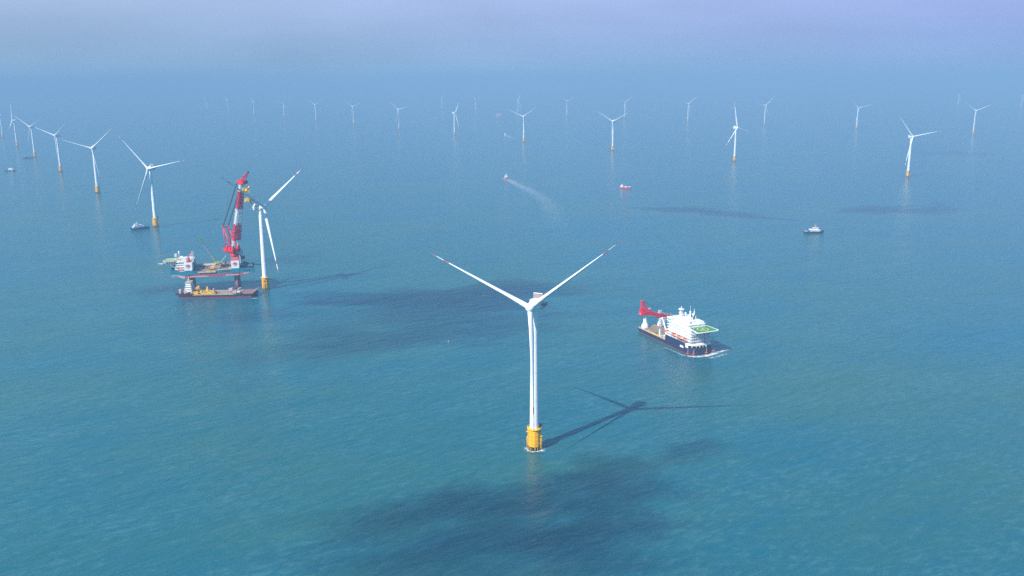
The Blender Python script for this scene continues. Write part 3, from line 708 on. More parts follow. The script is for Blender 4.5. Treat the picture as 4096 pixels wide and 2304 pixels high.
mb.cyl((8.9, 16, 41), (8.6, 16, 47), .5, .4, shipw, 8); mb.bx(7.2, 10.0, 14.8, 17.6, 47, 50.4, shipw)
mb.truss((12.6, 18, 43), (12.6, 18, 50), 2.6, 2.2, 1, 1, 4, .18, shipw, side=(1, 0, 0)); mb.bx(11.2, 14, 16.6, 19.4, 49.8, 51, grey); mb.ball((12.8, 18, 52.4), 1.3, shipw)
mb.build('mast', J)
mb = MB(shipw)
hex_ = [(-8.5, 20), (-4, 11), (6, 10), (11, 16), (11, 26), (6, 32), (-4, 31)]
mb.prism(hex_, 41.6, 42.2, pgreen)
for i in range(len(hex_)):
    a, b = hex_[i], hex_[(i + 1) % len(hex_)]
    mb.bar((a[0], a[1], 41.5), (b[0], b[1], 41.5), .3, shipw); mb.bar((a[0] * .9 + .6, a[1] * .9 + 2, 38.2), (b[0] * .9 + .6, b[1] * .9 + 2, 38.2), .3, shipw)
    for t in (0, .33, .66):
        p = (a[0] + (b[0] - a[0]) * t, a[1] + (b[1] - a[1]) * t); q = (a[0] + (b[0] - a[0]) * (t + .33), a[1] + (b[1] - a[1]) * (t + .33))
        mb.bar((p[0], p[1], 41.5), (q[0] * .9 + .6, q[1] * .9 + 2, 38.2), .2, shipw); mb.bar((p[0], p[1], 41.5), (p[0] * .9 + .6, p[1] * .9 + 2, 38.2), .2, shipw)
mb.prism([(x * .95 + .3, y * .95 + 1) for x, y in hex_], 38.0, 38.3, dgrey)
mb.bar((0, 12, 38), (8, 12, 32), .3, shipw); mb.bar((0, 28, 38), (8, 28, 32), .3, shipw); mb.prism([(-14, 18), (-8, 11), (-7, 20)], 38.2, 38.8, shipw)
mb.build('helideck', J)
mb = MB(dgrey)         # winches at the left end, dark machinery at the right end
for i in range(14): mb.box((random.uniform(4.5, 12), random.uniform(1.5, 7), ZD + 1.2), (random.uniform(.8, 2.4), random.uniform(.8, 2), random.uniform(1, 3)), random.choice((dgrey, teal, black, grey)))
for i in range(46): mb.box((random.uniform(89, 103), random.uniform(3, 42), ZD + random.uniform(.8, 4.2)), (random.uniform(.8, 3.6), random.uniform(.8, 4), random.uniform(.8, 3)), random.choice((dgrey, black, teal, dgrey, grey, brown, dgrey)), random.choice((0, .3, 1.2)))
for i in range(10): mb.bar((88.6 + i * 1.5, 3, ZD + 1), (88.6 + i * 1.5, 3, ZD + 7), .12, dgrey)
for z in (3, 5, 7): mb.bar((88.6, 3, ZD + z), (102, 3, ZD + z - (1 if z == 7 else 0)), .12, dgrey)
for u in (90.6, 92.4): mb.bar((u, 9, ZD), (u, 9, 56), .22, dgrey)
for k in range(12): mb.bar((90.6, 9, 32 + k * 2), (92.4, 9, 33 + k * 2), .12, dgrey)
mb.bx(88.4, 91, 6, 9, 45, 48, grey); mb.bx(90, 95, 7, 11, 41, 45, dgrey)
mb.bar((104, 3, ZD), (106, 2.4, ZD - 2), .5, dgrey); mb.bar((106, 2.4, ZD - 2), (105.6, 2, ZD - 5), .45, dgrey); mb.bar((104, 1, ZD - 1), (104.5, 0, ZD - 5), .4, dgrey)
mb.build('deck_machinery', J)
mb = MB(cable)         # gangway reaching out to the turbine
mb.truss((102, 12, ZD + 4.4), (117.5, 22, ZD + 1.2), 1.4, 1.4, 1.0, 1.0, 9, .14, cable); mb.truss((100, 10, ZD + 1), (104, 13, ZD + 5), 2, 2, 1, 1, 3, .18, dgrey)
mb.build('gangway', J)
# main crane, in the vessel's frame: boom azimuth
CU, CV = 82.6, 7.0
az = R(-37) - JTH
ca = Vector((math.cos(az), math.sin(az), 0)); cs = Vector((-math.sin(az), math.cos(az), 0)); cz = Vector((0, 0, 1)); C0v = Vector((CU, CV, 0))
def cp(a, s_, z): return C0v + ca * a + cs * s_ + cz * z
mb = MB(pink)
mb.loft([[(CU + sx * w, CV + sy * w, z) for sx, sy in ((-1, -1), (1, -1), (1, 1), (-1, 1))] for z, w in ((40.2, 5.2), (43, 5.0), (46.6, 4.5))], pink)
mb.cyl((CU, CV, 46.6), (CU, CV, 48.6), 5.6, 5.6, red, 28); mb.cyl((CU, CV, 48.6), (CU, CV, 50.4), 4.8, 4.8, red, 28)
mb.build('crane_pedestal', J)
mb = MB(red)
def cbox(a0, a1, s0, s1, z0, z1, m, b=None):
    q = b or mb; vs = [cp(a, s_, z) for z in (z0, z1) for a, s_ in ((a0, s0), (a1, s0), (a1, s1), (a0, s1))]
    q.add(vs, [(3, 2, 1, 0), (4, 5, 6, 7), (0, 1, 5, 4), (1, 2, 6, 5), (2, 3, 7, 6), (3, 0, 4, 7)], m)
cbox(-13, 6, -5.4, 5.4, 50.4, 52.4, red); cbox(-14.5, -8, -6.2, 6.2, 51, 55.5, red); cbox(-7, -2, -5.2, -1.5, 52.4, 57, red); cbox(-7, -2, 1.5, 5.2, 52.4, 56, red); cbox(-1.5, 4, -5, 5, 52.4, 55, red)
cbox(3.5, 6.5, -7.2, -4.6, 53, 56.5, red); cbox(1, 4.5, -5.6, -3.2, 55, 61, red); cbox(1, 4.5, 3.2, 5.6, 55, 61, red)
cbox(-15.5, -14.5, -8.5, -6, 53.6, 54.4, pink); cbox(-12, 6.5, -7.4, -5.4, 52.4, 52.8, red); cbox(6.0, 11, -3.5, 3.5, 51, 51.6, dgrey)
for i in range(16):
    a, s_ = random.uniform(-12, 4), random.uniform(-5.4, 5.4); cbox(a, a + random.uniform(.6, 2), s_, s_ + random.uniform(.6, 1.6), 52.4, random.uniform(54, 59), random.choice((red, red, pink)))
for s_ in (-3, 0, 3): mb.cyl(cp(-11.5, s_ - 1, 57), cp(-11.5, s_ + 1, 57), 1.5, 1.5, red, 14)
crh = mb.build('crane_house', J)
mb = MB(red)           # A-frame
for s_ in (-4.2, 4.2):
    mb.cyl(cp(1.5, s_, 56), cp(-14.5, s_ * .95, 83), .85, .75, red, 8); mb.cyl(cp(-12.5, s_, 55), cp(-14.8, s_ * .95, 83), .55, .5, red, 8)
    mb.ball(cp(-14.8, s_ * .95, 83.4), 1.3, red, 8)
    for t in (.3, .62): mb.bar(cp(1.5 - 16 * t, s_, 56 + 27 * t), cp(-12.5 - 2.3 * t, s_, 55 + 28 * t), .35, red)
for t in (.35, .66): mb.bar(cp(1.5 - 16 * t, -4.2, 56 + 27 * t), cp(1.5 - 16 * t, 4.2, 56 + 27 * t), .35, red)
mb.bar(cp(-14.8, -4, 83.2), cp(-14.8, 4, 83.2), .8, red, 6)
mb.build('a_frame', crh)
BF = cp(3.2, 0, 58.5); BT = cp(26.5, 0, 143)
def bcol(t):
    return [shipw, red, shipw, red, shipw][0 if t < .10 else 1 if t < .365 else 2 if t < .60 else 3 if t < .865 else 4]
bd = (BT - BF)
mb = MB(red, shipw)
def bp(t, s_, nrm=0): return BF + bd * t + cs * s_ + ca * nrm
# two splayed legs at the foot, then the twin lattice column
for s_ in (-1, 1):
    mb.truss(bp(0, s_ * 4.4), bp(.11, s_ * 3.7), 1.8, 1.8, 3.0, 3.6, 3, .34, shipw, side=cs)
    mb.truss(bp(.11, s_ * 3.7), bp(.99, s_ * 1.7), 3.2, 4.6, 2.2, 3.2, 36, .40, red, side=cs, matf=lambda t: bcol(.11 + .88 * t))
for t in (.115, .25, .365, .6, .865): mb.bar(bp(t, -6), bp(t, 6), .6, red if t < .3 else bcol(t - .02), 6)
for t in (.125, .245):
    c = bp(t, 0); mb.add([c + cs * (a * 5.8) + ca * (b * 2.6) + bd.normalized() * (e * .7) for e in (-1, 1) for a, b in ((-1, -1), (1, -1), (1, 1), (-1, 1))], [(3, 2, 1, 0), (4, 5, 6, 7), (0, 1, 5, 4), (1, 2, 6, 5), (2, 3, 7, 6), (3, 0, 4, 7)], red)
for k in range(24):
    t = .12 + .86 * k / 24; mb.bar(bp(t, -2), bp(t + .02, 2), .22, bcol(t))
for t0, t1 in ((.365, .60), (.865, .975)):
    for s_ in (-2.6, 0, 2.6): mb.bar(bp(t0, s_ * (1.1 - .35 * t0)), bp(t1, s_ * (1.1 - .35 * t1)), .42, shipw)
for t0, t1 in ((.12, .365), (.60, .865)):
    for s_ in (-3.3, -1.6, 0, 1.6, 3.3): mb.bar(bp(t0, s_ * (1.15 - .4 * t0), -1.0), bp(t1, s_ * (1.15 - .4 * t1), -1.0), .38, red)
boom = mb.build('boom', crh)
mb = MB(red)
c = bp(1.0, 0)
def hb(a0, a1, s0, s1, z0, z1, m):
    vs = [c + ca * a + cs * s_ + cz * z for z in (z0, z1) for a, s_ in ((a0, s0), (a1, s0), (a1, s1), (a0, s1))]
    mb.add(vs, [(3, 2, 1, 0), (4, 5, 6, 7), (0, 1, 5, 4), (1, 2, 6, 5), (2, 3, 7, 6), (3, 0, 4, 7)], m)
hb(-3.5, 5.5, -4.2, 4.2, -1.2, 3.4, red); hb(3.5, 7.5, -3.6, 3.6, -.6, 2.4, red); hb(-4.4, -2.5, -5, 5, .4, 2.8, pink)
for s_ in (-1.6, 1.6):
    mb.cyl(c + ca * -1 + cs * s_ + cz * 3, c + ca * 14 + cs * s_ * .5 + cz * 14, .7, .5, red, 6); mb.cyl(c + ca * 5 + cs * s_ + cz * 2.5, c + ca * 13 + cs * s_ * .5 + cz * 13.4, .45, .4, red, 6)
    mb.cyl(c + ca * 2 + cs * s_ + cz * 3, c + ca * 5 + cs * s_ + cz * 9, .5, .5, red, 6)
mb.ball(c + ca * 14.4 + cz * 14, 1.3, black, 8); mb.ball(c + ca * 6 + cz * 8, 1.5, pink, 8)
mb.build('jib_head', boom)
mb = MB(cable)         # luffing tackle in two broad bands
for s_ in (-4, 4):
    for k in range(7):
        o = (k - 3) * .30; mb.bar(cp(-14.8, s_ + o, 83.6), c + ca * -3.4 + cs * (s_ * .95 + o) + cz * 1.5, .10, cable)
mb.build('luffing_cable', crh)
mb = MB(cable)
hk = c + ca * 8.5 + cz * -9
for s_ in (-.8, .8): mb.bar(c + ca * 6.5 + cs * s_ + cz * -.5, hk + cs * s_, .12, cable)
hk2 = c + ca * 14.2 + cz * -4.5
mb.bar(c + ca * 14.3 + cz * 13.5, hk2, .10, cable); mb.bar(hk2, c + ca * 11.5 + cz * -15, .10, cable); mb.bar(hk, c + ca * 11 + cz * -15, .12, cable)
mb.build('hoist_cable', crh)
mb = MB(yel2)
mb.ball(hk, 2.1, yel2, 10, 1.1); mb.box(hk + Vector((-3.2, 1, 1.2)), (3.2, 2.2, 3.4), yel2, .3); mb.box(hk + Vector((3.0, -.6, -1.6)), (2.6, 2.0, 3.0), yel2, .3); mb.box(hk + Vector((-.4, 0, 2.6)), (5.4, 1.2, 1.6), yel2, .3); mb.build('hook_block', crh)
mb = MB(ylw); mb.ball(hk2, 1.2, ylw, 8); mb.build('hook_ball', crh)
LJ = local(J)
# yoke clamped to the blade being fitted
yk = LJ(*(c + ca * 11 + cz * -18.5))
Y = empty('blade_yoke', yk, JTH + az)
tag(Y, 'yellow lifting yoke hanging from the red crane and clamping a turbine blade', 'lifting yoke')
mb = MB(yel2); mb.truss((-6, 0, -2.5), (3, 0, -2.5), 2.4, 2.8, 2.4, 2.4, 5, .34, yel2); mb.box((-1, 0, -2.5), (7.5, 1.4, 2.0), yel2); mb.box((-4.5, 0, -3.6), (2.4, 3.4, 3), yel2)
mb.build('frame', Y)
mb = MB(yel2); mb.bar((-3.4, 0, -1), (0, 0, 3.4), .4, yel2); mb.bar((2.4, 0, -1), (0, 0, 3.4), .4, yel2); mb.ball((0, 0, 3.4), .9, yel2, 8); mb.build('sling_bracket', Y)
mb = MB(dgrey); mb.truss((3, 0, -3), (10, -1.5, -7.4), 1.4, 1.2, 1.0, 1.0, 5, .2, dgrey); mb.build('clamp_arm', Y)
# green deck crane
gc = MB(lime); gf = Vector((56, 43, ZD)); gt = Vector((36.5, 33, 69.5))
D = empty('lattice_crane', LJ(56, 43, ZD), JTH); tag(D, 'lime green lattice boom crawler crane standing on the jack-up vessel deck', 'crane')
gd = gt - gf
gc.box((0, 0, 2.2), (4.4, 4.0, 3.2), lime); gc.box((2.2, 0, 2.8), (2.4, 3.6, 2.4), lime); gc.box((-1.2, -1.4, 3.6), (1.6, 1.4, 2.2), lime); gc.build('cab', D)
for sgn in (-1, 1):
    q = MB(black); q.box((0, sgn * 2.2, .5), (6.2, .9, 1.0), black); q.build('track', D)
gc = MB(grey, lime); gc.truss((-.6, 0, 2.4), tuple(gd * .78), 1.5, 1.5, 1.5, 1.5, 20, .12, grey); gc.truss(tuple(gd * .78), tuple(gd), 1.9, 1.9, 1.2, 1.2, 6, .24, lime); gc.loft([[tuple(gd * .8 + Vector((a * .7, b * .5, 0))) for a, b in ((-1, -1), (1, -1), (1, 1), (-1, 1))], [tuple(gd * .99 + Vector((a * .5, b * .4, 0))) for a, b in ((-1, -1), (1, -1), (1, 1), (-1, 1))]], lime)
gc.truss((-.6, 0, 2.4), tuple(gd * .18), 1.9, 1.9, 1.8, 1.8, 4, .26, lime); gc.build('boom', D)
gc = MB(cable); gc.bar((2.8, 0, 4), tuple(gd * .86), .09, cable); gc.bar(tuple(gd), tuple(gd + Vector((-.4, 0, -5))), .09, cable); gc.ball(tuple(gd + Vector((-.4, 0, -5.6))), .7, black, 8); gc.build('cable', D)
K = empty('jib_crane', LJ(67.5, 38, ZD + .25), JTH); tag(K, 'small jib crane with pale green arm on a dark post, near the red crane', 'crane')
q = MB(dgrey); q.box((0, 0, 2), (2.2, 2.2, 4), dgrey); q.cyl((.6, 0, 4), (.6, 0, 11.5), .35, .3, teal, 8); q.build('post', K)
q = MB(pgreen); q.cyl((.4, 0, 10.8), (-6.5, 1, 3.0), .3, .5, pgreen, 6); q.ball((.6, 0, 11.6), .6, shipw, 8); q.build('arm', K)
X = empty('excavator', LJ(53, 8.5, ZD + .25), JTH); tag(X, 'yellow excavator standing at the near edge of the jack-up vessel deck', 'excavator')
q = MB(yel2); q.box((0, 0, 2.9), (5.0, 4.2, 2.6), yel2); q.box((2.4, -.9, 3.2), (1.6, 1.6, 2.8), shipw); q.build('body', X)
q = MB(yel2); q.cyl((1.5, 1.2, 3.8), (5.5, 4, 7.4), .5, .4, tan, 6); q.cyl((5.5, 4, 7.4), (9, 6, 6.4), .4, .3, tan, 6); q.box((9, 6, 5.6), (1.2, 1, 1.2), tan); q.build('arm', X)
for sgn in (-1, 1):
    q = MB(dgrey); q.box((0, sgn * 1.6, .75), (6, 1, 1.5), dgrey); q.build('track', X)
q = MB(black); 
S1 = empty('steel_crate_stack', LJ(68, 26, ZD + .25), JTH); tag(S1, 'dark steel frame of stacked gear in the middle of the jack-up vessel deck', 'equipment')
q.box((0, 0, 1.2), (11, 9, 2.4), black); q.box((-2, -1, 2.9), (6, 5, 1.0), dgrey); q.box((3.5, 2, 3.4), (2, 3, 2.2), deckb); q.build('frame', S1)
q = MB(dgrey)
for i in range(8): q.box((random.uniform(-5, 5), random.uniform(-4, 4), 2.9), (1.2, 1.2, 1.0), random.choice((dgrey, brown)))
q.build('gear', S1)
PB = empty('pipe_bundle', LJ(68, 3.4, ZD + .3), JTH); tag(PB, 'long orange yellow pipes lying along the near rail of the jack-up vessel', 'pipe')
q = MB(yel2)
for k in range(3): q.cyl((-8 + k, k * .7, .4), (8.5 - k, k * .7, .4), .4, .4, yel2, 8)
q.build('pipe', PB); q = MB(dgrey); q.box((-5, .7, .1), (.4, 2.4, .2), dgrey); q.box((5, .7, .1), (.4, 2.4, .2), dgrey); q.build('chock', PB)
lifeboat(LJ(15.6, 1.5, 30.6), JTH, 'orange lifeboat beside the left white block of the jack-up vessel', 9.5)

# ------------------------------------------------------------------ cargo barge
BTH = math.atan2(5.8, 95.5)
B = empty('cargo_barge', (-424, 1091.6, 0), BTH)
tag(B, 'long flat cargo barge with white wheelhouse, in front of the jack-up vessel', 'barge')
mb = MB(black)
mb.prism([(2, 1), (6, 0), (93, 0), (97, 3), (97, 21), (93, 24), (6, 24), (2, 23)], 1.9, 3.9, black); mb.prism([(3, 1.2), (6, .25), (92.5, .25), (95.5, 3.4), (95.5, 20.6), (92.5, 23.75), (6, 23.75), (3, 22.8)], -.8, 1.9, boot)
mb.prism([(-3, 3), (2, .5), (19, .1), (19, 23.9), (2, 23.5), (-3, 21)], 3.9, 5.8, black); mb.bx(-4, -1, 2, 22, 5.8, 6.3, dgrey)
mb.bar((-3, 3, 6), (-6.5, 2.4, 10.4), .3, dgrey); mb.bar((-3, 8, 6), (-6.5, 8, 10.0), .3, dgrey)
mb.build('hull', B)
mb = MB(deckg); mb.bx(19, 78, .6, 23.4, 3.9, 4.12, deckg); mb.bx(19, 70, 0, .6, 3.9, 4.5, buffd); mb.bx(19, 78, 23.4, 24, 3.9, 4.5, buffd)
for i in range(24): mb.box((random.uniform(40, 68), random.uniform(2, 21), 4.3), (random.uniform(.6, 3), random.uniform(.4, 1.6), random.uniform(.3, .8)), random.choice((deckg, brown, buffd, pinkc)))
mb.build('deck', B)
mb = MB(brown); mb.bx(79, 93, 2, 22, 3.9, 4.3, brown); mb.profy([(78, 4), (93, 4), (98, 7.6), (96.8, 7.8), (92, 5.0), (78, 4.6)], 22, 23.4, brown); mb.profy([(91, 4), (93, 4), (97.5, 7.4), (96.4, 7.6)], 1, 23, brown); mb.profy([(78, 2.6), (93, 2.6), (97.5, 6.0), (93, 4.6), (78, 4.6)], .02, .8, black); mb.bx(73, 79, .4, 5, 4.1, 6.6, dgrey); mb.bx(74, 78, .3, 4, 6.6, 7.2, shipw); mb.bx(70, 73.4, 0, .6, 3.9, 4.7, dgrey); mb.build('bow_ramp', B)
mb = MB(shipw)
for k in range(4): mb.bx(8 + k * .6, 17.2 - k * .5, 3 + k, 21 - k, 5.8 + k * 2.7, 8.3 + k * 2.7, shipw); mb.bx(7.4 + k * .6, 17.8 - k * .5, 2.2 + k, 21.8 - k, 8.3 + k * 2.7, 8.5 + k * 2.7, shipw)
mb.bx(9.5, 15.6, 6, 18, 16.6, 19.2, shipw); mb.bx(9, 16, 5.6, 18.4, 19.2, 19.5, buffd)
for k in range(3): mb.rail([(7.6 + k * .6, 2.4 + k, 8.5 + k * 2.7), (17.6 - k * .5, 2.4 + k, 8.5 + k * 2.7)], 1, shipw, .08, 2.5)
mb.bar((12.4, 11, 19.5), (12.4, 11, 26), .35, shipw); mb.bar((10.8, 11, 22.6), (14, 11, 22.6), .2, shipw); mb.bx(12, 12.9, 10, 12, 19.5, 21.4, pinkc); mb.bx(1, 3.4, 4, 8, 5.8, 10.6, bpale); mb.bx(1.8, 4.6, 6, 9, 5.8, 8.4, buffd)
wh = mb.build('wheelhouse', B)
mb = WB()
for k in range(3):
    for i in range(4): mb.bx(9.4 + i * 1.9, 10.4 + i * 1.9, 2.92 + k, 3.1 + k, 7.0 + k * 2.7, 7.8 + k * 2.7, glass)
for i in range(3): mb.bx(10 + i * 1.9, 11.3 + i * 1.9, 5.93, 6.1, 17.7, 18.5, glass)
mb.build('window', wh)
LB = local(B)
lifeboat(LB(12, 1.4, 6.0), BTH, 'pale orange lifeboat on the cargo barge, beside its white wheelhouse', 6)
RL = empty('cable_reel', LB(22.5, 8, 4.12), BTH); tag(RL, 'yellow reel with tilted wheel on the cargo barge next to the wheelhouse', 'cable reel')
q = MB(yel2); q.cyl((-2.4, 5, 5.2), (1.8, 5.6, 5.8), 3.3, 3.3, tan, 20); q.cyl((-2.9, 4.9, 5.1), (-2.3, 5, 5.2), 4.1, 4.1, yel2, 20); q.cyl((1.9, 5.6, 5.8), (2.4, 5.7, 5.9), 4.1, 4.1, yel2, 20); q.build('drum', RL)
q = MB(yel2); q.box((0, -3.5, 1.8), (4.6, 3.2, 3.4), yel2); q.box((.4, 0, 1), (6, 8, .8), yel2); q.cyl((-2.6, -3.5, 2.2), (-2.6, -5.2, 2.2), 1.5, 1.5, yel2, 14); q.bar((-3.4, 4.6, 1), (-3, 5, 5.2), .4, yel2); q.bar((3, 5.4, 1), (2.6, 5.8, 5.8), .4, yel2); q.build('stand', RL)
YM = empty('lifting_frame', LB(36, 7, 4.12), BTH); tag(YM, 'bright yellow steel lifting frame with a central post lying on the cargo barge', 'lifting frame')
q = MB(yel2); q.box((0, 0, 1.5), (17, 3, 1.4), yel2); q.box((0, -2.4, .9), (15, 1.0, 1.2), yel2); q.box((0, 2.4, 1.2), (15, 1.0, 1.2), yel2); q.box((-7.6, 0, 2.6), (2.4, 5, 3.2), yel2); q.box((7.6, 0, 2.4), (2.4, 5, 3.2), yel2)
for u in (-4, -1.5, 4.5): q.box((u, -.5, 2.6), (1.6, 3.4, 1.6), yel2)
q.build('frame', YM); q = MB(yel2); q.loft([[(a * 1.7, b * 1.3, 2) for a, b in ((-1, -1), (1, -1), (1, 1), (-1, 1))], [(a * .6, b * .5, 9.6) for a, b in ((-1, -1), (1, -1), (1, 1), (-1, 1))]], yel2); q.bar((0, 0, 6), (-6.5, 0, 3), .4, yel2); q.bar((0, 0, 6), (6.5, 0, 3), .4, yel2); q.build('post', YM)
q = MB(tan); q.cyl((7.5, 0, 4), (8.3, .4, 6.6), 1.2, .9, tan, 8); q.ball((10.4, -3.4, 1), 1.2, orange, 8); q.box((10.6, 1, 1.4), (2, 3, 2.4), dgrey); q.build('end_fitting', YM)
PK = empty('pump_unit', LB(63.5, 14, 4.12), BTH); tag(PK, 'pale pink machine on four legs standing on the cargo barge deck', 'machine')
q = MB(pinkc); q.box((0, 0, 3.4), (4.6, 3.4, 2.6), pinkc); q.box((1.6, 0, 5.0), (1.8, 3, 1.0), pinkc); q.box((-1.4, 0, 4.9), (1.2, 1.4, .7), pinkc); q.build('body', PK)
for a, b in ((-1, -1), (1, -1), (1, 1), (-1, 1)):
    q = MB(pinkc); q.bar((a * 1.9, b * 1.3, 2.4), (a * 3.0, b * 2.0, 0), .25, pinkc); q.build('leg', PK)
GY = empty('hull_bracket', LB(71.5, 12, 4.12), BTH); tag(GY, 'grey perforated steel bracket leaning on the cargo barge next to its bow', 'bracket')
q = MB(pinkc); q.loft([[(-4.5, y, 0), (-3, y, 0), (5.6, y, 5.4), (5.6, y, 6.2), (3.6, y, 6.2)] for y in (-.8, .8)], pinkc); q.box((0, 0, .5), (9, 3, 1.0), pinkc); q.build('plate', GY)
q = MB(dgrey)
for k in range(3): q.cyl((-.2 + k * 2, -.95, 2.6 + k * 1.15), (-.2 + k * 2, .95, 2.6 + k * 1.15), .62, .62, dgrey, 12)
q.build('hole_rim', GY)

# ------------------------------------------------------------------ small craft
def craft(name, loc, heading, L, W, hullm, lab, cat, z_d=2.2, sheer=1.2, low=None, deckm=None):
    t = empty(name, loc, heading); mb = MB(hullm); rings = []; st = [0, .06, .25, .5, .7, .84, .94, 1.0]; hb = [.78, .92, 1, 1, .95, .72, .36, .04]
    for z, f in ((-.7, .8), (z_d * .35, .94), (z_d, 1.0)):
        pass
    for s_, w in zip(st, hb):
        x = -L / 2 + L * s_; b = W / 2 * w; zt = z_d + sheer * max(0, (s_ - .45) / .55) ** 2
        rings.append([(x - (.04 * L if s_ == 1 else 0), -b * .75, -.7), (x, -b, zt * .6), (x, -b, zt), (x, b, zt), (x, b, zt * .6), (x - (.04 * L if s_ == 1 else 0), b * .75, -.7)])
    mb.loft(rings, hullm)
    if low:      # boot stripe along the waterline
        mb.loft([[(p[0], p[1] * 1.01, -.7 if i in (0, 5) else .5) if i in (0, 1, 4, 5) else (p[0], p[1] * 1.01, .5) for i, p in enumerate(r)] for r in rings], low)
    mb.build('hull', t)
    if deckm:
        mb = MB(deckm); mb.bx(-L * .46, L * .2, -W * .42, W * .42, z_d, z_d + .06, deckm); mb.rail([(-L * .48, -W * .42, z_d), (L * .1, -W * .47, z_d)], .9, hullm, .08, 2.5); mb.rail([(-L * .48, W * .42, z_d), (L * .1, W * .47, z_d)], .9, hullm, .08, 2.5); mb.build('deck', t)
    return tag(t, lab, cat, 'work boats on the water')
def cabin(t, blocks, mat, win=True, name='cabin'):
    mb = MB(mat)
    for x0, x1, w, z0, z1 in blocks: mb.bx(x0, x1, -w / 2, w / 2, z0, z1, mat); mb.bx(x0 - .2, x1 + .2, -w / 2 - .2, w / 2 + .2, z1, z1 + .15, mat)
    o = mb.build(name, t)
    if win:
        mb = WB()
        for x0, x1, w, z0, z1 in blocks:
            k = max(1, int((x1 - x0) / 1.8)); zz = z0 + (z1 - z0) * .55
            for i in range(k):
                xa = x0 + (x1 - x0) * (i + .2) / k; xb = x0 + (x1 - x0) * (i + .75) / k
                for s_ in (-1, 1): mb.bx(xa, xb, s_ * w / 2 - .06, s_ * w / 2 + .06, zz, zz + (z1 - z0) * .25, glass)
            for s_ in (x0, x1): mb.bx(s_ - .05, s_ + .05, -w * .4, w * .4, zz, zz + (z1 - z0) * .25, glass)
        mb.build('window', o)
    return o
t = craft('crew_boat', (-694, 1638, 0), R(180 + 42), 34, 8.5, dkblue, 'dark blue crew boat with white stepped superstructure beside a turbine foot', 'boat', 3.2, 1.0, None, dkblue)
cabin(t, [(-7, 13, 7.4, 3.3, 6.0), (-3, 11, 6.4, 6.1, 8.4), (3, 9.5, 5, 8.5, 10.6)], shipw)
mb = MB(shipw); mb.bar((6, 0, 10.6), (5.4, 0, 15), .35, shipw); mb.bar((5.6, -1.6, 13.4), (5.6, 1.6, 13.4), .2, shipw); mb.bx(-1, 1.4, -2.2, 2.2, 6.2, 7.4, shipw); mb.build('mast', t)
mb = MB(dgrey); mb.box((-10, 0, 3.8), (6, 5, 1.2), dgrey); mb.box((-14, 0, 3.6), (2.4, 5, .8), dkblue); mb.build('deck_gear', t)
t = craft('tug', (536, 1552, 0), R(4), 36, 10, dkblue, 'tug with dark blue hull, white wheelhouse and tan mast, right of the crane ship', 'tug', 3.2, 1.6, None, dkblue)
cabin(t, [(-8.5, 9.5, 8, 3.3, 6.0), (-8.3, -3.4, 7, 6.1, 7.4), (-2.2, 6.6, 6.6, 6.1, 9.6)], shipw)
mb = MB(tan); mb.bx(.2, 3.6, -1.3, 1.3, 9.7, 11.4, tan); mb.bx(.9, 2.8, -.9, .9, 11.4, 14.8, tan); mb.bar((1.8, 0, 14.8), (1.8, 0, 16.4), .3, tan); mb.build('mast', t)
mb = MB(grey); mb.bx(-17, -12, -3.6, 3.6, 3.3, 3.9, grey); mb.box((-10, -2, 4.2), (2, 2, 1.6), emb); mb.box((10.8, 0, 4.9), (2.2, 3, 1.8), pinkc); mb.build('deck_gear', t)
t = craft('supply_boat', (286, 2226, 0), R(-22), 28, 8, bred2, 'small bright red supply boat with white cabin at one end', 'boat', 3.6, .4, None, None)
cabin(t, [(-12, -4.5, 6.6, 3.7, 6.6), (-11, -6, 5.6, 6.7, 9)], shipw)
mb = MB(shipw); mb.bx(-2, 3, -2.5, 2.5, 3.7, 4.8, shipw); mb.box((4.5, 0, 5), (1.4, 3, 2.8), shipw); mb.box((1, -1.5, 5.2), (1.6, 1.2, 1.8), shipw); mb.bar((-9, 0, 9), (-9, 0, 12), .2, shipw); mb.build('deck_gear', t)
mb = MB(shipw); mb.loft([[(9, -3.2, 3.9), (9, 3.2, 3.9), (9, 3.0, 5.4), (9, -3.0, 5.4)], [(13.6, -1, 4.0), (13.6, 1, 4.0), (13.4, .8, 6.0), (13.4, -.8, 6.0)]], shipw); mb.build('bow_bulwark', t)
t = craft('work_boat', (-14, 2462, 0), math.atan2(2450 - 2233, -7 - 37), 24, 8.5, bred2, 'white work boat with tall wheelhouse pulling a long curved wake', 'boat', 2.6, 2.0, black, None)
cabin(t, [(-1, 8, 7, 2.8, 6.2), (.5, 7, 6, 6.3, 9.4), (1.4, 6, 5, 9.5, 11.8)], shipw)
mb = MB(shipw); mb.bar((3, 0, 11.9), (3, 0, 17.5), .35, shipw); mb.bar((3, -1.5, 14.5), (3, 1.5, 14.5), .2, shipw); mb.build('mast', t)
mb = MB(dgrey); mb.box((-6, 0, 3.4), (5, 5, 1.4), dgrey); mb.build('deck_gear', t)
t = craft('work_boat', (-1561, 2776, 0), R(-8), 38, 8.5, dkblue, 'low dark blue boat with one long white cabin near the left frame edge', 'boat', 2.6, 1.0, None, dkblue)
cabin(t, [(-6, 11, 7.4, 2.7, 6.4), (-4, 7, 6, 6.5, 8.6)], shipw)
t = craft('work_boat', (-1756, 3251, 0), R(40), 34, 8, dkblue, 'small blue boat with cream cabin near a turbine foot on the left', 'boat', 3.0, 1.0, None, dkblue)
cabin(t, [(-14, -3, 7, 3.1, 6.4), (-13, -6, 5.6, 6.5, 8.4)], bpale)
t = craft('work_boat', (-30, 4456, 0), math.atan2(.98, -.2), 22, 7, grey, 'tiny distant boat with a short white wake under the offshore platform', 'boat', 2.4, 1.6, None, None)
cabin(t, [(-2, 6, 6, 2.6, 6.2), (0, 4.5, 5, 6.3, 9)], shipw, False)
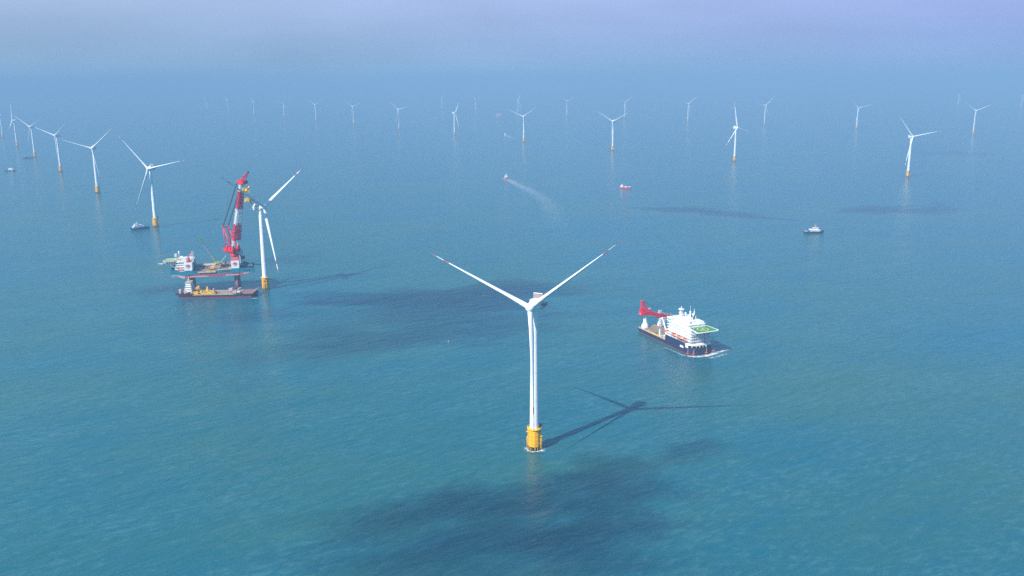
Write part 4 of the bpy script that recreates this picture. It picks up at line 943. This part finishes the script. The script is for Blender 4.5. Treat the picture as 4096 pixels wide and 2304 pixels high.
mb = MB(shipw); mb.bar((2, 0, 9), (2, 0, 13), .3, shipw); mb.build('mast', t)
P = empty('offshore_platform', (-86, 6400, 0), R(12)); tag(P, 'distant pinkish offshore substation platform on legs in the haze', 'platform')
mb = MB(pltf); mb.bx(-16, 16, -12, 12, 16, 17.5, pltf); mb.bx(-15, -4, -11, 11, 17.5, 33, pltf); mb.bx(-4, 15, -10, 11, 17.5, 27, pltf); mb.bx(4, 16, -9, 9, 27, 32, shipw); mb.bx(-17, -8, -8, 8, 33, 36, pltf); mb.bx(-16, 16, -11.6, 11.6, 22, 22.5, bpale); o = mb.build('topside', P)
mb = WB()
for i in range(5): mb.bx(-13 + i * 5.4, -10 + i * 5.4, -11.3, -9.9, 23, 26, dgrey)
mb.build('opening', o)
for a, b in ((-1, -1), (1, -1), (1, 1), (-1, 1)):
    mb = MB(buffd); mb.cyl((a * 15, b * 11, -.8), (a * 12, b * 9, 16), 1.2, 1.2, buffd, 10); mb.build('leg', P)
mb = MB(buffd)
for s_ in (-1, 1): mb.bar((-14, s_ * 10, 3), (12.5, s_ * 9.2, 14), .5, buffd); mb.bar((14, s_ * 10, 3), (-12.5, s_ * 9.2, 14), .5, buffd)
mb.build('brace', P)
U = empty('buoy', (-67, 894, 0)); U.scale = (.7, .7, .7); tag(U, 'tiny yellow marker buoy floating left of the largest turbine', 'buoy')
mb = MB(ylw); mb.cyl((0, 0, -.4), (0, 0, .7), 1.0, .9, ylw, 14); mb.build('float', U); mb = MB(ylw); mb.cyl((0, 0, .7), (0, 0, 2.4), .22, .12, ylw, 8); mb.ball((0, 0, 2.6), .3, ylw, 8); mb.build('mast', U)

# ------------------------------------------------------------------ foam lying on the water
def foam_mat(name, scale, lo, hi, sx=1, sy=1, rot=0, detail=6):
    m = bpy.data.materials.new(name); m.use_nodes = True; t = m.node_tree; N = t.nodes; L = t.links
    b = N['Principled BSDF']; b.inputs['Base Color'].default_value = (.75, .78, .78, 1); b.inputs['Roughness'].default_value = .8
    g = N.new('ShaderNodeNewGeometry'); mp = N.new('ShaderNodeMapping'); mp.inputs['Rotation'].default_value = (0, 0, rot); mp.inputs['Scale'].default_value = (sx, sy, 1)
    n = N.new('ShaderNodeTexNoise'); n.inputs['Scale'].default_value = scale; n.inputs['Detail'].default_value = detail; n.inputs['Roughness'].default_value = .65; n.inputs['Distortion'].default_value = .8
    L.new(g.outputs['Position'], mp.inputs[0]); L.new(mp.outputs[0], n.inputs['Vector'])
    at = N.new('ShaderNodeAttribute'); at.attribute_name = 'cover'
    ad = N.new('ShaderNodeMath'); ad.operation = 'ADD'; L.new(n.outputs['Fac'], ad.inputs[0]); L.new(at.outputs['Fac'], ad.inputs[1])
    mr = N.new('ShaderNodeMapRange'); mr.inputs[1].default_value = lo; mr.inputs[2].default_value = hi; mr.interpolation_type = 'SMOOTHSTEP'
    L.new(ad.outputs[0], mr.inputs[0]); L.new(mr.outputs[0], b.inputs['Alpha'])
    return m
def foam(name, rows, mat, lab, cat):     # rows: list of lists of (x, y, cover)
    n = len(rows[0]); vs = [(p[0], p[1], .14) for r in rows for p in r]; cov = [p[2] for r in rows for p in r]
    fs = [(j * n + i, j * n + i + 1, (j + 1) * n + i + 1, (j + 1) * n + i) for j in range(len(rows) - 1) for i in range(n - 1)]
    me = bpy.data.meshes.new(name); me.from_pydata(vs, [], fs); me.materials.append(mat)
    a = me.attributes.new('cover', 'FLOAT', 'POINT'); a.data.foreach_set('value', cov)
    o = bpy.data.objects.new(name, me); COL.objects.link(o); return tag(o, lab, cat, kind='stuff')
fm1 = foam_mat('foam_churn', .30, 1.0, 1.32, detail=8)
fm2 = foam_mat('foam_streak', .30, .95, 1.5, .5, 1.4, R(60))
rows = []
for r, cv in ((4.4, .72), (5.6, .66), (7.0, .52), (9.2, .34), (12, 0)):
    rows.append([(16 + r * math.cos(a) * 1.15, 616 + r * math.sin(a) * 1.0 - 1.0, cv * (1 if math.sin(a) < .5 else .8)) for a in [2 * math.pi * i / 40 for i in range(41)]])
foam('sea_foam', rows, fm1, 'ring of white foam breaking around the largest turbine foot', 'foam')
def sfo(u, v): p = LS(u, v, 0); return (p.x, p.y)
def strip(path, name, mat, lab, cat='wake'):   # path: (x, y, half width, cover)
    rows = []
    for i, (x, y, w, c_) in enumerate(path):
        a = path[max(0, i - 1)]; b = path[min(len(path) - 1, i + 1)]; d = Vector((b[0] - a[0], b[1] - a[1])).normalized(); nx, ny = -d.y, d.x
        rows.append([(x + nx * w * k, y + ny * w * k, c_ * (1 - abs(k) ** 2.2)) for k in (-1, -.75, -.5, -.25, 0, .25, .5, .75, 1)])
    return foam(name, rows, mat, lab, cat)
def spath(pts): return [(*sfo(u, v), w, c_) for u, v, w, c_ in pts]
strip(spath([(90, -5, 3, .5), (97.5, -2, 4.6, .70), (101.5, 5, 5.6, .72), (103, 12, 6, .72), (102, 20, 6, .74), (100, 28, 6, .72), (97, 36, 6, .70), (94, 46, 5.4, .64), (92, 58, 2.6, .5), (90, 72, 2, .4), (88, 84, 1, .2)]), 'bow_wave', fm1, 'white bow wave curling round the crane ship and off to the right', 'foam')
strip(spath([(103, -4, 3, .3), (109, 4, 4, .56), (111, 14, 5, .58), (109, 24, 5, .6), (106, 36, 4, .56), (103, 48, 3, .4)]), 'bow_wave', fm1, 'thin outer foam line ahead of the crane ship bow wave', 'foam')
strip(spath([(44, -9, 2, .2), (60, -7, 3, .56), (74, -6, 3.2, .60), (86, -6, 3.4, .64), (95, -5, 3.4, .66)]), 'bow_wave', fm2, 'faint broken foam streaks along the near side of the crane ship', 'foam')
strip(spath([(-7, -3, 2.5, .2), (-3, 1, 3.5, .56), (-2.5, 8, 3.2, .56), (-3, 18, 2.4, .4)]), 'stern_wash', fm1, 'small patch of white wash at the crane ship stern', 'foam')
strip(spath([(84, -26, 3, .1), (90, -20, 4, .48), (96, -15, 3, .45), (100, -12, 2, .1)]), 'sea_foam', fm1, 'loose foam flecks on the water left of the crane ship bow', 'foam')
wk = [(-22, 2482, 6, 0.55), (-16, 2466, 8, 0.74), (-6, 2430, 13, 0.45), (4, 2385, 17, 0.40), (16, 2330, 20, 0.35), (28, 2275, 21, 0.32), (42, 2215, 22, 0.29), (58, 2140, 23, 0.26), (70, 2060, 24, 0.22), (79, 1970, 25, 0.19), (85, 1870, 25, 0.16), (88, 1760, 25, 0.12), (88, 1640, 25, 0.08), (86, 1520, 23, 0.00)]
fm3 = foam_mat('wake_trail', .22, .50, 1.75, 1, .5, R(10), 4)
strip(wk, 'boat_wake', fm3, 'long pale wake curving behind the white work boat')
strip([(x + 9 + (i * .9), y - 4, 3.5 + .2 * i, .5 - .05 * i) for i, (x, y, w, c_) in enumerate(wk[1:8])], 'boat_wake', fm1, 'brighter right hand edge of the white work boat wake')
strip([(-30, 4450, 4, .7), (-22, 4410, 9, .6), (-10, 4340, 12, .5), (6, 4250, 13, .35), (20, 4160, 10, .1)], 'boat_wake', fm3, 'short wake of the tiny distant boat under the platform')
strip([(-330, 1089, 2, .6), (-326, 1090, 2.4, .75), (-322, 1092, 2, .6), (-318, 1094, 1, .3)], 'sea_foam', fm1, 'white splash at the bow of the cargo barge', 'foam')

# ------------------------------------------------------------------ clouds above the frame (their shadows lie on the sea)
def cloud_mat(name, dens):
    m = bpy.data.materials.new(name); m.use_nodes = True; t = m.node_tree; t.nodes.remove(t.nodes['Principled BSDF'])
    v = t.nodes.new('ShaderNodeVolumeScatter'); v.inputs['Color'].default_value = (.98, .98, .98, 1); v.inputs['Density'].default_value = dens; v.inputs['Anisotropy'].default_value = .4
    t.links.new(v.outputs[0], t.nodes['Material Output'].inputs['Volume']); return m
CM = {d: cloud_mat('cloud_%d' % i, d) for i, d in enumerate((.004, .008, .014, .022, .035, .06))}
CH = 640.0
def cloud(gx, gy, rx, ry, rot, dens, lab, seed, thick=34.0, h=CH):
    k = h / SUN_TO.z; cx = gx + SUN_TO.x * k; cy = gy + SUN_TO.y * k
    rnd = random.Random(seed); ph = [(rnd.uniform(0, 6.28), rnd.uniform(0, 6.28)) for _ in range(9)]
    nu, nv = 64, 18; vs = []; fs = []
    for j in range(nv + 1):
        th = math.pi * j / nv
        for i in range(nu):
            a = 2 * math.pi * i / nu; w = math.exp(sum((.25 / (q + 1) ** .5) * math.sin((q + 2) * a + ph[q][0] + 1.2 * math.sin(2 * th + ph[q][1])) for q in range(9))) * .95
            s_ = math.sin(th) ** 1.0; x = rx * s_ * w * math.cos(a); y = ry * s_ * w * math.sin(a)
            c_ = math.cos(th); z = thick / 2 * c_ * abs(c_) ** 1.6 * (1 + .3 * math.sin(3 * a + ph[2][0]) * math.sin(th))
            vs.append((x * math.cos(rot) - y * math.sin(rot), x * math.sin(rot) + y * math.cos(rot), z))
    for j in range(nv):
        for i in range(nu): fs.append((j * nu + i, (j + 1) * nu + i, (j + 1) * nu + (i + 1) % nu, j * nu + (i + 1) % nu))
    me = bpy.data.meshes.new('cloud'); me.from_pydata(vs, [], fs); me.materials.append(CM[dens])
    o = bpy.data.objects.new('cloud', me); COL.objects.link(o); o.location = (cx, cy, h)
    return tag(o, lab, 'cloud', 'low clouds above the frame')
CL = [
 (-85, 1085, 170, 80, .05, .06, 'cloud whose shadow lies behind the largest turbine'), (-70, 985, 150, 80, .12, .022, 'cloud shading the water beside the hub of the largest turbine'),
 (-130, 900, 115, 52, .15, .022, 'thin cloud shading the water below the large dark patch'), (-300, 1000, 90, 40, .3, .008, 'thin cloud shading the water below the barge'),
 (0, 1120, 95, 45, .0, .022, 'cloud shading the eastern tip of the large dark patch'), (-215, 860, 80, 40, .2, .008, 'faint cloud shading the open water near the buoy'),
 (-200, 940, 80, 34, .25, .014, 'streak of cloud below the long turbine shadow'),
 (352, 1850, 80, 48, -.15, .06, 'cloud over the dark streak beyond the crane ship'), (440, 1785, 105, 46, -.75, .06, 'cloud over the dark streak behind the tug'),
 (770, 1830, 90, 70, -.1, .06, 'cloud over the dark patch beyond the tug'), (890, 1840, 80, 55, .2, .022, 'small cloud over the farther dark patch beyond the tug'),
 (1600, 3220, 190, 90, -.2, .035, 'cloud over the streak beyond the large lone turbine'),
 (72, 572, 42, 40, .3, .022, 'cloud over the dark patch below the largest turbine'), (18, 540, 74, 36, .1, .022, 'cloud over the water before the largest turbine'),
 (-44, 524, 60, 32, .25, .022, 'cloud over the water south west of the largest turbine'), (-80, 500, 62, 28, .2, .014, 'thin cloud over the near water'), (62, 508, 46, 38, .4, .022, 'thin cloud over the water south of the crane ship shadow'),
 (-20, 478, 74, 26, .2, .022, 'thin cloud over the nearest water'), (44, 462, 56, 22, .1, .014, 'wisp of cloud over the nearest water'), (0, 505, 80, 34, .3, .014, 'small wisp over the near water'), (-60, 455, 70, 20, .1, .014, 'low wisp over the nearest open water'),
 (10, 446, 95, 20, .1, .014, 'low wisp over the water at the bottom of the view'), (30, 486, 60, 22, .3, .014, 'broken wisp over the nearest shaded water'),
 (133, 612, 28, 20, .2, .022, 'small cloud beside the largest turbine shadow'),
 (-455, 1150, 60, 36, .1, .022, 'small cloud beside the jack-up vessel'), (-345, 1345, 60, 40, .1, .014, 'small cloud behind the turbine under construction'),
]
for i, (gx, gy, rx, ry, rot, dn, lab) in enumerate(CL): cloud(gx, gy, rx, ry, rot, dn, lab, 100 + i)

# ------------------------------------------------------------------ haze
m = bpy.data.materials.new('haze'); m.use_nodes = True; t = m.node_tree; t.nodes.remove(t.nodes['Principled BSDF'])
v = t.nodes.new('ShaderNodeVolumePrincipled'); v.inputs['Color'].default_value = (.280, .432, .600, 1); v.inputs['Density'].default_value = 1 / 4400; v.inputs['Anisotropy'].default_value = -.05
t.links.new(v.outputs[0], t.nodes['Material Output'].inputs['Volume'])
mb = MB(); mb.box((0, 0, 162), (2 * S0 + 400, 2 * S0 + 400, 326), m)
o = mb.build('haze'); o['kind'] = 'stuff'; o['label'] = 'pale blue haze lying over the sea and thickening to the horizon'; o['category'] = 'haze'
